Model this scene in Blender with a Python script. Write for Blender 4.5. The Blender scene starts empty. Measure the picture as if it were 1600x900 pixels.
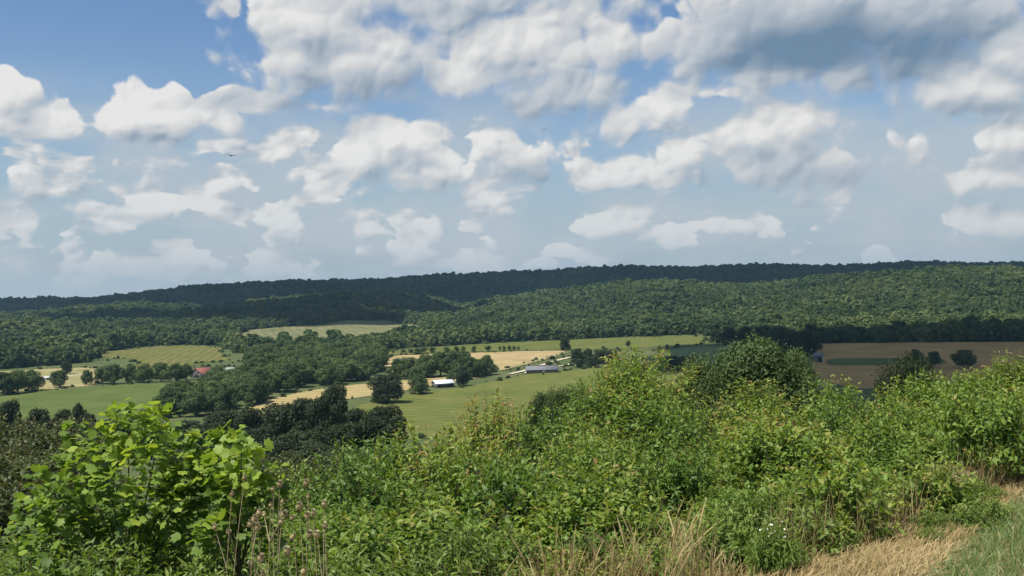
import bpy, bmesh, math, random
import numpy as np
from mathutils import Vector, Matrix

# ------------------------------------------------------------------ camera
scene = bpy.context.scene
COL = scene.collection
FPX = 1556.0                        # focal length in photo pixels (1600 wide)
CAM = np.array([0.0, 0.0, 72.0])    # overlook, 72 m above the valley floor
PITCH, ROLL = math.radians(-0.37), math.radians(1.3)
cf = Vector((0, math.cos(PITCH), math.sin(PITCH)))
r0 = Vector((1, 0, 0)); u0 = r0.cross(cf)
cr = r0 * math.cos(ROLL) - u0 * math.sin(ROLL)
cu = cr.cross(cf)
camd = bpy.data.cameras.new('camera')
camd.sensor_width = 36.0
camd.lens = 36.0 * FPX / 1600.0
camd.clip_start = 0.05
camd.clip_end = 60000.0
cam = bpy.data.objects.new('camera', camd)
COL.objects.link(cam)
cam.matrix_world = Matrix(((cr.x, cu.x, -cf.x, CAM[0]), (cr.y, cu.y, -cf.y, CAM[1]),
                           (cr.z, cu.z, -cf.z, CAM[2]), (0, 0, 0, 1)))
scene.camera = cam
CR, CU, CF = (np.array(v) for v in (cr, cu, cf))

def ray(px, py):
    d = CF + CR * ((px - 800.0) / FPX) + CU * ((450.0 - py) / FPX)
    return d / np.linalg.norm(d)

def azel(px, py):
    d = ray(px, py)
    return math.atan2(d[0], d[1]), math.asin(d[2])

# ------------------------------------------------------------------ render settings
scene.render.engine = 'CYCLES'
cy = scene.cycles
cy.max_bounces = 6; cy.diffuse_bounces = 3; cy.glossy_bounces = 2
cy.transmission_bounces = 3; cy.transparent_max_bounces = 6; cy.volume_bounces = 1
cy.use_denoising = True
cy.use_adaptive_sampling = True; cy.adaptive_threshold = 0.015; cy.adaptive_min_samples = 16
cy.caustics_reflective = False; cy.caustics_refractive = False
vs = scene.view_settings
vs.view_transform = 'Standard'; vs.look = 'None'; vs.gamma = 1.0; vs.use_curve_mapping = False
vs.exposure = 0.45

# ------------------------------------------------------------------ sun
SUN = Vector((-0.40, -0.24, 0.89)).normalized()     # towards the sun: high, from the left and a little behind
SUN_EL = math.asin(SUN.z)
SUN_AZ = math.atan2(SUN.x, SUN.y)
sl = bpy.data.lights.new('sun', 'SUN')
sl.energy = 4.9; sl.angle = math.radians(0.55); sl.color = (1.0, 0.955, 0.88)
so = bpy.data.objects.new('sun', sl); COL.objects.link(so)
so.rotation_euler = SUN.to_track_quat('Z', 'Y').to_euler()
so.location = (0, 0, 400)

# ------------------------------------------------------------------ sky with cumulus clouds
class NT:
    """small helper to write node trees as expressions"""
    def __init__(s, tree): s.t = tree; s.l = tree.links
    def n(s, kind, **kw):
        nd = s.t.nodes.new(kind)
        for k, v in kw.items(): setattr(nd, k, v)
        return nd
    def put(s, sock, v):
        if isinstance(v, bpy.types.NodeSocket): s.l.new(v, sock)
        elif v is not None:
            if hasattr(sock.default_value, '__len__'):
                v = tuple(v) if hasattr(v, '__len__') else (v,) * 3
                if len(sock.default_value) == 4 and len(v) == 3: v = v + (1.0,)
            sock.default_value = v
    def m(s, op, a, b=None, c=None, clamp=False):
        nd = s.n('ShaderNodeMath', operation=op, use_clamp=clamp)
        for i, v in enumerate((a, b, c)):
            if v is not None: s.put(nd.inputs[i], v)
        return nd.outputs[0]
    def v(s, op, a, b=None, scale=None):
        nd = s.n('ShaderNodeVectorMath', operation=op)
        s.put(nd.inputs[0], a)
        if b is not None: s.put(nd.inputs[1], b)
        if scale is not None: s.put(nd.inputs['Scale'], scale)
        return nd.outputs['Value'] if op in ('LENGTH', 'DOT_PRODUCT', 'DISTANCE') else nd.outputs[0]
    def comb(s, x, y, z=0.0):
        nd = s.n('ShaderNodeCombineXYZ')
        for i, q in enumerate((x, y, z)): s.put(nd.inputs[i], q)
        return nd.outputs[0]
    def sep(s, a):
        nd = s.n('ShaderNodeSeparateXYZ'); s.put(nd.inputs[0], a); return nd.outputs
    def ss(s, x, lo, hi, a=0.0, b=1.0):
        nd = s.n('ShaderNodeMapRange', interpolation_type='SMOOTHSTEP')
        for i, q in enumerate((x, lo, hi, a, b)): s.put(nd.inputs[i], q)
        return nd.outputs[0]
    def lin(s, x, lo, hi, a=0.0, b=1.0):
        nd = s.n('ShaderNodeMapRange')
        for i, q in enumerate((x, lo, hi, a, b)): s.put(nd.inputs[i], q)
        return nd.outputs[0]
    def noise(s, vec, scale, detail=4.0, rough=0.55, dist=0.0, color=False, dim='3D'):
        nd = s.n('ShaderNodeTexNoise', noise_dimensions=dim)
        if vec is not None: s.put(nd.inputs['Vector'], vec)
        s.put(nd.inputs['Scale'], scale); s.put(nd.inputs['Detail'], detail)
        s.put(nd.inputs['Roughness'], rough); s.put(nd.inputs['Distortion'], dist)
        return nd.outputs['Color' if color else 'Fac']
    def voro(s, vec, scale, detail=0.0, rough=0.5, feature='SMOOTH_F1', smooth=0.3, dim='3D'):
        nd = s.n('ShaderNodeTexVoronoi', voronoi_dimensions=dim, feature=feature)
        s.put(nd.inputs['Vector'], vec); s.put(nd.inputs['Scale'], scale)
        s.put(nd.inputs['Detail'], detail); s.put(nd.inputs['Roughness'], rough)
        if 'Smoothness' in nd.inputs and feature == 'SMOOTH_F1': s.put(nd.inputs['Smoothness'], smooth)
        return nd.outputs['Distance']
    def mix(s, f, a, b, blend='MIX'):
        nd = s.n('ShaderNodeMix', data_type='RGBA', blend_type=blend, clamp_factor=True)
        s.put(nd.inputs[0], f); s.put(nd.inputs[6], a); s.put(nd.inputs[7], b)
        return nd.outputs[2]

# clouds of the photograph: px, py of the centre, half width, height above, height below (px), weight
CLOUDS = [
 # big cloud, top centre
 (700, -40, 350, 80, 95, 1.0), (455, 80, 80, 70, 75, .8), (560, 90, 130, 80, 80, .9), (470, 25, 120, 60, 50, .9),
 (820, 70, 150, 80, 75, 1.0), (930, 60, 75, 60, 50, .9), (900, 15, 60, 40, 40, .8), (740, 125, 90, 50, 40, .85),
 (870, 130, 110, 45, 60, .7),
 # big dark cloud, top right
 (1250, 30, 230, 110, 85, 1.2), (1410, 35, 200, 100, 85, 1.2), (1150, 55, 110, 60, 50, 1.0),
 (1230, 118, 130, 30, 25, .75), (1130, 150, 90, 28, 25, .6), (1040, 175, 80, 40, 30, .55), (960, 180, 80, 40, 40, .5),
 # right edge
 (1590, 70, 70, 50, 60, .95), (1540, 130, 110, 50, 42, .95), (1570, 205, 95, 25, 28, .8),
 (1540, 275, 80, 24, 22, .7), (1595, 255, 40, 22, 30, .6), (1520, 352, 75, 26, 24, .7), (1590, 340, 45, 20, 20, .6),
 # triangular cloud right of centre
 (1245, 205, 70, 45, 40, .95), (1175, 215, 65, 30, 40, .9), (1250, 250, 160, 40, 60, .62), (1060, 245, 42, 26, 26, .85),
 (960, 265, 75, 30, 28, .85), (975, 325, 48, 18, 18, .75),
 # centre cumulus
 (620, 225, 80, 42, 40, 1.0), (570, 245, 75, 25, 38, .95), (700, 250, 80, 30, 35, .8), (815, 245, 50, 38, 40, .7),
 (640, 280, 120, 30, 30, .6), (765, 312, 45, 18, 16, .8), (470, 275, 35, 14, 14, .7),
 # left cumuli
 (10, 140, 40, 38, 40, 1.0), (60, 190, 70, 32, 34, .9), (190, 185, 55, 42, 42, .9), (270, 185, 60, 44, 40, .85),
 (360, 195, 42, 20, 22, .85), (380, 165, 100, 25, 25, .75), (520, 172, 70, 14, 14, .55), (240, 185, 120, 30, 28, .8),
 (180, 290, 70, 20, 22, .35), (40, 345, 50, 26, 26, .6), (325, 340, 22, 20, 18, .7), (430, 338, 45, 18, 16, .65),
 (165, 330, 45, 18, 16, .55), (290, 300, 32, 16, 14, .5), (60, 275, 70, 26, 26, .5),
]
DARK = [(1290, 55, 200, 60, .8), (1420, 45, 140, 75, .65), (1180, 45, 110, 50, .6), (360, 158, 60, 18, .6), (445, 168, 40, 12, .4),
        (540, 120, 90, 60, .22), (830, 265, 40, 30, .35), (640, 130, 60, 50, .22), (1560, 165, 70, 15, .3), (870, 165, 120, 30, .2), (1270, 265, 150, 40, .25)]

world = bpy.data.worlds.new('World'); scene.world = world
world.use_nodes = True
wt = world.node_tree
for nd in list(wt.nodes): wt.nodes.remove(nd)

def new_group(name, outs=('D',)):
    g = bpy.data.node_groups.new(name, 'ShaderNodeTree')
    g.interface.new_socket('P', in_out='INPUT', socket_type='NodeSocketVector')
    for o in outs: g.interface.new_socket(o, in_out='OUTPUT', socket_type='NodeSocketFloat')
    gi = g.nodes.new('NodeGroupInput'); go = g.nodes.new('NodeGroupOutput')
    return g, NT(g), gi.outputs[0], go

def deck_nodes(N, P, scale, detail):
    """free cumulus of a level cloud deck, P = azimuth, elevation"""
    sp = N.sep(P)
    sz = N.m('ADD', N.m('MAXIMUM', N.m('SINE', sp[1]), 0.0), .10)
    ct = N.m('DIVIDE', N.m('COSINE', sp[1]), sz)
    deck = N.comb(N.m('MULTIPLY', N.m('SINE', sp[0]), ct), N.m('MULTIPLY', N.m('COSINE', sp[0]), ct), 3.7)
    return N.noise(deck, scale, detail, .55), sp

def mass_group():
    g, N, P, go = new_group('cloud_mass')
    w1 = N.v('SUBTRACT', N.noise(P, 8.0, 2.0, .5, color=True, dim='2D'), (.5, .5, .5))
    Q = N.v('ADD', P, N.v('MULTIPLY', w1, (.055, .035, 0)))
    qs = N.sep(Q); f = None; V = Q
    for i, (px, py, hw, up, dn, wgt) in enumerate(CLOUDS):
        a, e = azel(px, py)
        sx, sy = 1556. / hw, 2 * 1556. / (up + dn)
        nd = N.n('ShaderNodeVectorMath', operation='MULTIPLY_ADD')
        N.put(nd.inputs[0], V); N.put(nd.inputs[1], (sx, sy, 0)); N.put(nd.inputs[2], (-a * sx, -(e + .25 * (up - dn) / 1556.) * sy, 0))
        val = N.m('MULTIPLY_ADD', N.v('LENGTH', nd.outputs[0]), -wgt, wgt * 1.16)
        f = val if f is None else N.m('SMOOTH_MAX', f, val, .15)
        if i % 6 == 5: V = N.comb(qs[0], qs[1], f)           # chained: keeps the shader's working memory small
    f = N.m('MAXIMUM', f, -1.2)
    # rows of small low cumulus, thickest on the left
    sp = N.sep(P)
    n_ = N.noise(N.v('MULTIPLY', N.comb(qs[0], qs[1], f), (1.0, 2.1, 0)), 15.0, 3.0, .55, dim='2D')
    low = N.m('MULTIPLY', N.ss(sp[1], .195, .13), N.ss(sp[0], .45, -.05, .55, 1.0))
    dk = N.m('MULTIPLY', N.m('SUBTRACT', n_, N.m('MULTIPLY_ADD', low, -.385, .82)), 3.4)
    f = N.m('SMOOTH_MAX', f, dk, .2)
    g.links.new(f, go.inputs[0]); return g

def detail_group():
    g, N, P, go = new_group('cloud_billow', ('D', 'S'))
    w = N.v('SUBTRACT', N.noise(P, 24.0, 1.0, .5, color=True, dim='2D'), (.5, .5, .5))
    Q = N.v('ADD', P, N.v('MULTIPLY', w, (.016, .016, 0)))
    b1 = N.m('SUBTRACT', .45, N.voro(Q, 23.0, 1.3, .45, feature='SMOOTH_F1', smooth=.3, dim='2D'))
    b2 = N.m('SUBTRACT', N.noise(Q, 34.0, 6.0, .58, dim='2D'), .5)
    g.links.new(N.m('ADD', N.m('MULTIPLY', b1, .78), N.m('MULTIPLY', b2, .74)), go.inputs[0])
    g.links.new(N.m('MULTIPLY', b1, .78), go.inputs[1]); return g
GM, GD = mass_group(), detail_group()

W = NT(wt)
gen = W.n('ShaderNodeTexCoord').outputs['Generated']
dx, dy, dz = W.sep(W.v('NORMALIZE', gen))
az = W.m('ARCTAN2', dx, dy); el = W.m('ARCSINE', dz)
def grp(g, off, dep=None):
    nd = wt.nodes.new('ShaderNodeGroup'); nd.node_tree = g
    W.put(nd.inputs[0], W.v('ADD', W.comb(az, el, 0.0 if dep is None else W.m('MULTIPLY', dep, 1e-6)), off))
    return nd.outputs[0] if g is GM else nd.outputs
SKY_STRENGTH = 0.09
sky = W.n('ShaderNodeTexSky', sky_type='NISHITA')
sky.sun_disc = False
sky.sun_elevation = SUN_EL; sky.sun_rotation = SUN_AZ
sky.altitude = 250; sky.air_density = 1.0; sky.dust_density = 1.2; sky.ozone_density = 1.3
skyc = W.mix(1.0, sky.outputs[0], (.68, .82, .96), 'MULTIPLY')
# summer haze towards the horizon (part of the sky itself)
skyc = W.mix(W.ss(el, .27, -.02, 0.0, .88), skyc, (3.25, 4.0, 4.6))

def shade(lit, alpha, veil=0.0):
    c = W.n('ShaderNodeValToRGB'); W.put(c.inputs[0], lit)
    e = c.color_ramp.elements
    e[0].position = 0.0; e[0].color = (1.3, 2.05, 2.95, 1)
    e[1].position = 1.0; e[1].color = (6.6, 6.55, 6.45, 1)
    for p, col in ((.25, (2.35, 2.95, 3.65, 1)), (.5, (3.85, 4.25, 4.7, 1)), (.78, (5.45, 5.5, 5.55, 1))):
        e.new(p).color = col
    cc = W.mix(W.ss(el, .15, .0, 0.0, .62), c.outputs[0], (3.9, 4.45, 4.85))
    col = W.mix(W.m('MULTIPLY', alpha, W.ss(el, -.02, .05, .0, .97)), W.mix(veil, skyc, (3.9, 4.4, 4.8)), cc)
    b = W.n('ShaderNodeBackground'); W.put(b.inputs['Color'], col); b.inputs['Strength'].default_value = SKY_STRENGTH
    return b.outputs[0]

# the part of the sky whose clouds are known one by one
M0 = grp(GM, (0, 0, 0)); M2 = grp(GM, (-.012, .024, 0), M0)
(B0, S0) = grp(GD, (0, 0, 0), M2); B1 = grp(GD, (-.0017, .0024, 0), B0)[1]
D = W.m('ADD', M0, B0)
topside = W.ss(W.m('SUBTRACT', M0, M2), -.25, .35)                # tops are crisp, undersides dissolve
alpha = W.m('DIVIDE', W.m('ADD', D, W.m('MULTIPLY_ADD', topside, -.18, .20)), W.m('MULTIPLY_ADD', topside, -.46, .62))
alpha = W.ss(alpha, 0.0, 1.0)
veil = W.ss(W.noise(W.v('MULTIPLY', W.comb(az, el, W.m('MULTIPLY', B1, 1e-6)), (1, 2.2, 0)), 6.0, 4.0, .55, dim='2D'), .34, .60, 0.0, .68)
veil = W.m('MULTIPLY', veil, W.ss(el, .22, .13))
dark = None
for (px, py, hw, hh, wgt) in DARK:
    a, e = azel(px, py)
    PV = W.comb(az, el, B1 if dark is None else dark)
    r = W.v('LENGTH', W.v('MULTIPLY', W.v('SUBTRACT', PV, (a, e, 0)), (1556. / hw, 1556. / hh, 0)))
    q = W.ss(r, 1.5, .2, 0.0, wgt)
    dark = q if dark is None else W.m('MAXIMUM', dark, q)
lit = W.m('ADD', W.m('MULTIPLY', W.m('SUBTRACT', S0, B1), W.m('MULTIPLY_ADD', dark, -1.7, 1.95)), W.m('MULTIPLY', W.ss(W.m('SUBTRACT', M0, M2), -.7, .9), .62))
lit = W.m('ADD', lit, .44)
near = shade(W.m('SUBTRACT', lit, W.m('MULTIPLY', dark, .8), clamp=True), alpha, veil)
# the same broken cumulus all round
f0, _ = deck_nodes(W, W.comb(az, el, 0.0), 1.5, 4.0)
f1, _ = deck_nodes(W, W.comb(az, W.m('ADD', el, .03), 0.0), 1.5, 2.0)
far = shade(W.m('MULTIPLY_ADD', W.m('SUBTRACT', f0, f1), 2.0, .6, clamp=True), W.ss(f0, .52, .62))
inside = W.m('MULTIPLY', W.ss(el, .42, .34), W.ss(el, -.05, -.02))
inside = W.m('MULTIPLY', inside, W.ss(W.m('ABSOLUTE', az), .72, .60))
ms = W.n('ShaderNodeMixShader')
W.put(ms.inputs[0], inside); wt.links.new(far, ms.inputs[1]); wt.links.new(near, ms.inputs[2])
wo = W.n('ShaderNodeOutputWorld'); wt.links.new(ms.outputs[0], wo.inputs[0])
world.cycles.sampling_method = 'MANUAL'; world.cycles.sample_map_resolution = 512

# ------------------------------------------------------------------ helpers
rng = np.random.default_rng(11)
random.seed(5)

def tag(o, label=None, cat=None, group=None, kind=None):
    if label: o['label'] = label
    if cat: o['category'] = cat
    if group: o['group'] = group
    if kind: o['kind'] = kind
    return o

def np_mesh(name, V, F, tint=None, mat=None, smooth=False):
    """V (n,3); F list of index arrays of equal width, or one array"""
    me = bpy.data.meshes.new(name)
    V = np.asarray(V, np.float32)
    Fs = F if isinstance(F, list) else [F]
    Fs = [np.asarray(f, np.int32) for f in Fs if len(f)]
    me.vertices.add(len(V)); me.vertices.foreach_set('co', V.ravel())
    loops = np.concatenate([f.ravel() for f in Fs])
    tot = np.concatenate([np.full(len(f), f.shape[1], np.int32) for f in Fs])
    st = np.concatenate([[0], np.cumsum(tot)[:-1]]).astype(np.int32)
    me.loops.add(len(loops)); me.loops.foreach_set('vertex_index', loops)
    me.polygons.add(len(tot)); me.polygons.foreach_set('loop_start', st)
    if smooth: me.polygons.foreach_set('use_smooth', np.ones(len(tot), bool))
    if tint is not None:
        at = me.attributes.new('tint', 'FLOAT', 'POINT'); at.data.foreach_set('value', np.asarray(tint, np.float32))
    me.update(calc_edges=True)
    if mat: me.materials.append(mat)
    return me

def obj(name, me, parent=None, loc=None):
    o = bpy.data.objects.new(name, me); COL.objects.link(o)
    if parent: o.parent = parent
    if loc is not None: o.location = loc
    return o

def empty(name, loc, rz=0.0, sc=None):
    o = bpy.data.objects.new(name, None); COL.objects.link(o)
    o.empty_display_size = .3
    o.location = loc; o.rotation_euler = (0, 0, rz)
    if sc is not None: o.scale = sc if hasattr(sc, '__len__') else (sc,) * 3
    return o

class MB:
    """collects simple solids into one mesh"""
    def __init__(s): s.V = []; s.Q = []; s.T = []; s.n = 0
    def add(s, V, Q=(), T=()):
        V = np.asarray(V, float).reshape(-1, 3)
        s.V.append(V)
        s.Q += [tuple(i + s.n for i in q) for q in Q]; s.T += [tuple(i + s.n for i in t) for t in T]
        s.n += len(V)
    def box(s, x0, x1, y0, y1, z0, z1):
        s.add([(x, y, z) for z in (z0, z1) for y in (y0, y1) for x in (x0, x1)],
              [(0, 2, 3, 1), (4, 5, 7, 6), (0, 1, 5, 4), (2, 6, 7, 3), (0, 4, 6, 2), (1, 3, 7, 5)])
    def prism(s, prof, y0, y1):
        """profile of (x, z), extruded along y"""
        n = len(prof)
        s.add([(x, y, z) for y in (y0, y1) for x, z in prof],
              [(i, (i + 1) % n, n + (i + 1) % n, n + i) for i in range(n)])
        b = s.n - 2 * n
        for i in range(1, n - 1):
            s.T += [(b, b + i + 1, b + i), (b + n, b + n + i, b + n + i + 1)]
    def tube(s, pts, rad, sides=5):
        pts = np.asarray(pts, float); n = len(pts)
        rad = np.broadcast_to(np.asarray(rad, float), (n,))
        t = np.gradient(pts, axis=0); t /= np.linalg.norm(t, axis=1)[:, None] + 1e-9
        ref = np.array([.31, .87, .38]); a = np.cross(t, ref); a /= np.linalg.norm(a, axis=1)[:, None] + 1e-9
        b = np.cross(t, a)
        an = np.arange(sides) * 2 * np.pi / sides
        V = pts[:, None, :] + rad[:, None, None] * (np.cos(an)[None, :, None] * a[:, None, :] + np.sin(an)[None, :, None] * b[:, None, :])
        Q = [(i * sides + j, i * sides + (j + 1) % sides, (i + 1) * sides + (j + 1) % sides, (i + 1) * sides + j)
             for i in range(n - 1) for j in range(sides)]
        s.add(V, Q)
    def mesh(s, name, mat=None, smooth=False):
        return np_mesh(name, np.concatenate(s.V), [np.array(s.Q, int).reshape(-1, 4), np.array(s.T, int).reshape(-1, 3)], mat=mat, smooth=smooth)

# ------------------------------------------------------------------ materials
def mat(name):
    m = bpy.data.materials.new(name); m.use_nodes = True
    t = m.node_tree
    for nd in list(t.nodes): t.nodes.remove(nd)
    N = NT(t)
    out = N.n('ShaderNodeOutputMaterial')
    return m, N, out

def principled(N, col, rough=.8, spec=.25, metal=0.0, normal=None):
    p = N.n('ShaderNodeBsdfPrincipled')
    N.put(p.inputs['Base Color'], col); N.put(p.inputs['Roughness'], rough)
    N.put(p.inputs['Specular IOR Level'], spec); N.put(p.inputs['Metallic'], metal)
    if normal is not None: N.put(p.inputs['Normal'], normal)
    return p.outputs[0]

def ramp(N, fac, stops):
    c = N.n('ShaderNodeValToRGB'); N.put(c.inputs[0], fac)
    e = c.color_ramp.elements
    e[0].position, e[0].color = stops[0][0], (*stops[0][1], 1)
    e[1].position, e[1].color = stops[-1][0], (*stops[-1][1], 1)
    for p, col in stops[1:-1]: e.new(p).color = (*col, 1)
    return c.outputs[0]

def leaf_mat(name, stops, trans=.3, rough=.45, spec=.35, patch=0.0, obvar=.25):
    """leaf surface: colour by leaf age (tint) and by plant, light passes through"""
    m, N, out = mat(name)
    at = N.n('ShaderNodeAttribute', attribute_name='tint').outputs['Fac']
    oi = N.n('ShaderNodeObjectInfo')
    f = N.m('ADD', at, N.m('MULTIPLY', N.m('SUBTRACT', oi.outputs['Random'], .5), obvar))
    if patch:
        f = N.m('ADD', f, N.m('MULTIPLY', N.m('SUBTRACT', N.noise(oi.outputs['Location'], .006, 2.0), .5), patch))
    col = ramp(N, f, stops)
    ge = N.n('ShaderNodeNewGeometry')
    pr = principled(N, col, rough, spec)
    tr = N.n('ShaderNodeBsdfTranslucent')
    N.put(tr.inputs['Color'], N.mix(1.0, col, (1.25, 1.2, .55), 'MULTIPLY'))
    mx = N.n('ShaderNodeMixShader'); mx.inputs[0].default_value = trans
    N.l.new(pr, mx.inputs[1]); N.l.new(tr.outputs[0], mx.inputs[2]); N.l.new(mx.outputs[0], out.inputs[0])
    return m

def plain_mat(name, col, rough=.8, var=.15, scale=3.0, spec=.25, metal=0.0, detail=4.0):
    m, N, out = mat(name)
    tc = N.n('ShaderNodeTexCoord').outputs['Object']
    n = N.noise(tc, scale, detail, .6)
    c = N.mix(n, tuple(max(0, v * (1 - var)) for v in col), tuple(v * (1 + var) for v in col))
    N.l.new(principled(N, c, rough, spec, metal), out.inputs[0])
    return m

# ------------------------------------------------------------------ terrain
def sm(t):
    t = np.clip(t, 0, 1); return t * t * (3 - 2 * t)

def crest(pts, Y, th=14.0):
    X, Z = [], []
    for px, py in pts:
        d = ray(px, py); t = Y / d[1]
        X.append(d[0] * t); Z.append(CAM[2] + d[2] * t - th)
    return np.array(X), np.array(Z)

RIDGES = []
def ridge(pts, Yf, Yc, Yb, th=14.0): RIDGES.append((*crest(pts, Yc, th), Yf, Yc, Yb))
# the far dark ridge, the pale wooded hills before it, the low hills on the left
ridge([(-500, 486), (-100, 474), (0, 471), (60, 466), (130, 466), (200, 460), (300, 450), (400, 444), (500, 440), (600, 437),
       (640, 432), (700, 429), (800, 426), (900, 423), (1000, 419), (1100, 416), (1200, 414), (1300, 415), (1400, 416),
       (1500, 414), (1600, 410), (1700, 408), (2200, 412)], 2300, 3300, 4700)
ridge([(300, 600), (600, 530), (680, 495), (760, 473), (850, 457), (950, 442), (1050, 439), (1150, 447), (1220, 446), (1300, 432),
       (1400, 427), (1500, 421), (1600, 420), (1800, 426), (2300, 440)], 1310, 2050, 2750)
ridge([(-500, 505), (-100, 497), (0, 493), (100, 485), (180, 475), (250, 480), (330, 487), (400, 470), (470, 464), (540, 462),
       (600, 459), (680, 470), (760, 492), (850, 520), (1000, 560), (2000, 600)], 1420, 2250, 2900)
ridge([(-500, 520), (-50, 512), (60, 506), (150, 512), (230, 509), (320, 522), (400, 540), (500, 560), (2000, 640)], 1180, 1500, 1900, 12)

SLOPE_S = np.array([-1e5, -2.0, 0.0, 1.5, 3.0, 6, 10, 16, 30, 60, 100, 150, 210, 270, 330, 380, 430, 480, 540])
SLOPE_Z = np.array([70.4, 70.0, 69.85, 69.65, 69.2, 68.2, 66.9, 65.2, 62, 56, 48.5, 39.5, 30, 22, 15, 9.5, 5, 2, 0])
def vnoise(x, y, s, seed=0):
    a = np.sin(x / s * 1.3 + seed) * np.cos(y / s * 1.1 - seed * 1.7)
    b = np.sin((x + .6 * y) / s * 2.3 + seed * 2.1) * np.cos((y - .4 * x) / s * 1.9 + seed)
    c = np.sin((x - .8 * y) / s * 4.1 + seed * 3.3) * np.cos((y + .7 * x) / s * 4.7 + seed * .7)
    return (a + .5 * b + .25 * c) / 1.75

def T(x, y):
    x = np.asarray(x, float); y = np.asarray(y, float)
    s = y - (6.5 + .8 * np.clip(x, -5, 9))
    z = np.interp(s, SLOPE_S, SLOPE_Z)
    near = sm((s - 20) / 120) * (1 - sm((s - 420) / 120))
    z = z + near * 2.0 * vnoise(x, y, 45., 2)
    z = z + .05 * vnoise(x, y, 1.7, 5) * (1 - sm((np.hypot(x, y) - 40) / 60)) * sm((np.hypot(x, y) - 1) / 2)
    val = sm((y - 480) / 150)
    z = z + val * (1.6 * vnoise(x, y, 160., 1) + 3.5 * np.exp(-((x + 330) / 170.) ** 2 - ((y - 1080) / 160.) ** 2))
    for X, Z, Yf, Yc, Yb in RIDGES:
        zc = np.interp(x, X, Z)
        p = np.where(y < Yc, sm((y - Yf) / (Yc - Yf)), sm((Yb - y) / (Yb - Yc)) * .75 + .25)
        p = np.where(y > Yb, .25, p)
        lump = 1 + .22 * vnoise(x, y, 230., Yf) * (p > 0)
        side = sm((y - Yf) / 250)
        h = zc * p * np.where(y < Yc - 60, lump, 1 + (lump - 1) * np.clip((Yc - y) / 60, 0, 1) * (y < Yc))
        h = h + side * 10 * vnoise(x, y, 140., 3) * np.clip(abs(Yc - y) / 200, 0, 1)
        z = np.maximum(z, np.where(y > Yf, h, -50))
    return z

def hit(px, py, tmax=4500.):
    """where the ray of a photo pixel meets the ground"""
    d = ray(px, py)
    t = np.concatenate([np.arange(2, 60, .25), np.arange(60, 600, 2.), np.arange(600, tmax, 5.)])
    P = CAM + t[:, None] * d
    under = np.nonzero(P[:, 2] < T(P[:, 0], P[:, 1]))[0]
    if len(under) == 0:
        i = len(t) - 1; lo = hi = t[i]
    else:
        i = under[0]; lo, hi = t[max(i - 1, 0)], t[i]
    for _ in range(18):
        m = (lo + hi) / 2; p = CAM + m * d
        if p[2] < T(p[0], p[1]): hi = m
        else: lo = m
    p = CAM + hi * d
    return np.array([p[0], p[1], float(T(p[0], p[1]))])

def at_depth(px, py, y):
    d = ray(px, py); return CAM + d * (y / d[1])

def axis(stops):
    a = [stops[0][0]]
    for (lo, st), (hi, _) in zip(stops[:-1], stops[1:]):
        n = max(1, int(round((hi - lo) / st))); a += list(lo + (hi - lo) * np.arange(1, n + 1) / n)
    return np.array(a)
GX = axis([(-5000, 250), (-3000, 60), (-2000, 30), (-900, 12), (-60, 3), (-12, .4), (14, 3), (62, 12), (902, 30), (2000, 60), (3000, 250), (5000, 1)])
GY = axis([(-2500, 250), (-500, 60), (-60, 4), (-4, .4), (22, 2), (60, 6), (480, 12), (1400, 18), (2400, 30), (3600, 60), (5000, 250), (6500, 1)])

m_ground, N, out = mat('hillside grass and soil')
geo = N.n('ShaderNodeNewGeometry').outputs['Position']
n1 = N.noise(geo, .02, 6, .6); n2 = N.noise(geo, .35, 6, .65)
far_c = ramp(N, N.m('ADD', N.m('MULTIPLY', n1, .7), N.m('MULTIPLY', n2, .3)),
             [(.3, (.045, .065, .022)), (.5, (.075, .095, .034)), (.7, (.13, .125, .055))])
n3 = N.noise(geo, 1.6, 8, .7); n4 = N.noise(geo, 14., 5, .7)
near_c = ramp(N, N.m('ADD', N.m('MULTIPLY', n3, .6), N.m('MULTIPLY', n4, .4)),
              [(.32, (.06, .055, .025)), (.48, (.13, .115, .05)), (.62, (.24, .19, .095)), (.75, (.12, .13, .045))])
dist = N.v('LENGTH', N.v('SUBTRACT', geo, (0, 0, 70)))
gcol = N.mix(N.ss(dist, 16, 40), near_c, far_c)
bp = N.n('ShaderNodeBump'); bp.inputs['Strength'].default_value = .6; bp.inputs['Distance'].default_value = .04
N.put(bp.inputs['Height'], n4)
N.l.new(principled(N, gcol, .95, .1, normal=bp.outputs[0]), out.inputs[0])

gx, gy = np.meshgrid(GX, GY)
gz = T(gx, gy)
nx, ny = len(GX), len(GY)
ii = (np.arange(ny - 1)[:, None] * nx + np.arange(nx - 1)[None, :]).ravel()
ground = obj('ground', np_mesh('ground', np.stack([gx.ravel(), gy.ravel(), gz.ravel()], 1),
             np.stack([ii, ii + 1, ii + nx + 1, ii + nx], 1), mat=m_ground, smooth=True))
tag(ground, kind='structure')

# ------------------------------------------------------------------ fields, laid over the ground
def inpoly(x, y, poly):
    x = np.asarray(x, float); y = np.asarray(y, float); c = np.zeros(x.shape, bool); n = len(poly)
    for i in range(n):
        x1, y1 = poly[i][:2]; x2, y2 = poly[(i + 1) % n][:2]
        if y1 == y2: continue
        k = ((y1 > y) != (y2 > y)) & (x < (x2 - x1) * (y - y1) / (y2 - y1) + x1)
        c ^= k
    return c

def smooth_poly(P, wob=0.0, seed=0):
    """cut the corners once and let the edge wander a little"""
    out = []
    n = len(P); r = np.random.default_rng(seed)
    for i in range(n):
        a, b = np.array(P[i][:2]), np.array(P[(i + 1) % n][:2])
        for k in (.18, .5, .82):
            q = a + (b - a) * k
            out.append(q + r.normal(0, wob, 2))
    return out

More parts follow.
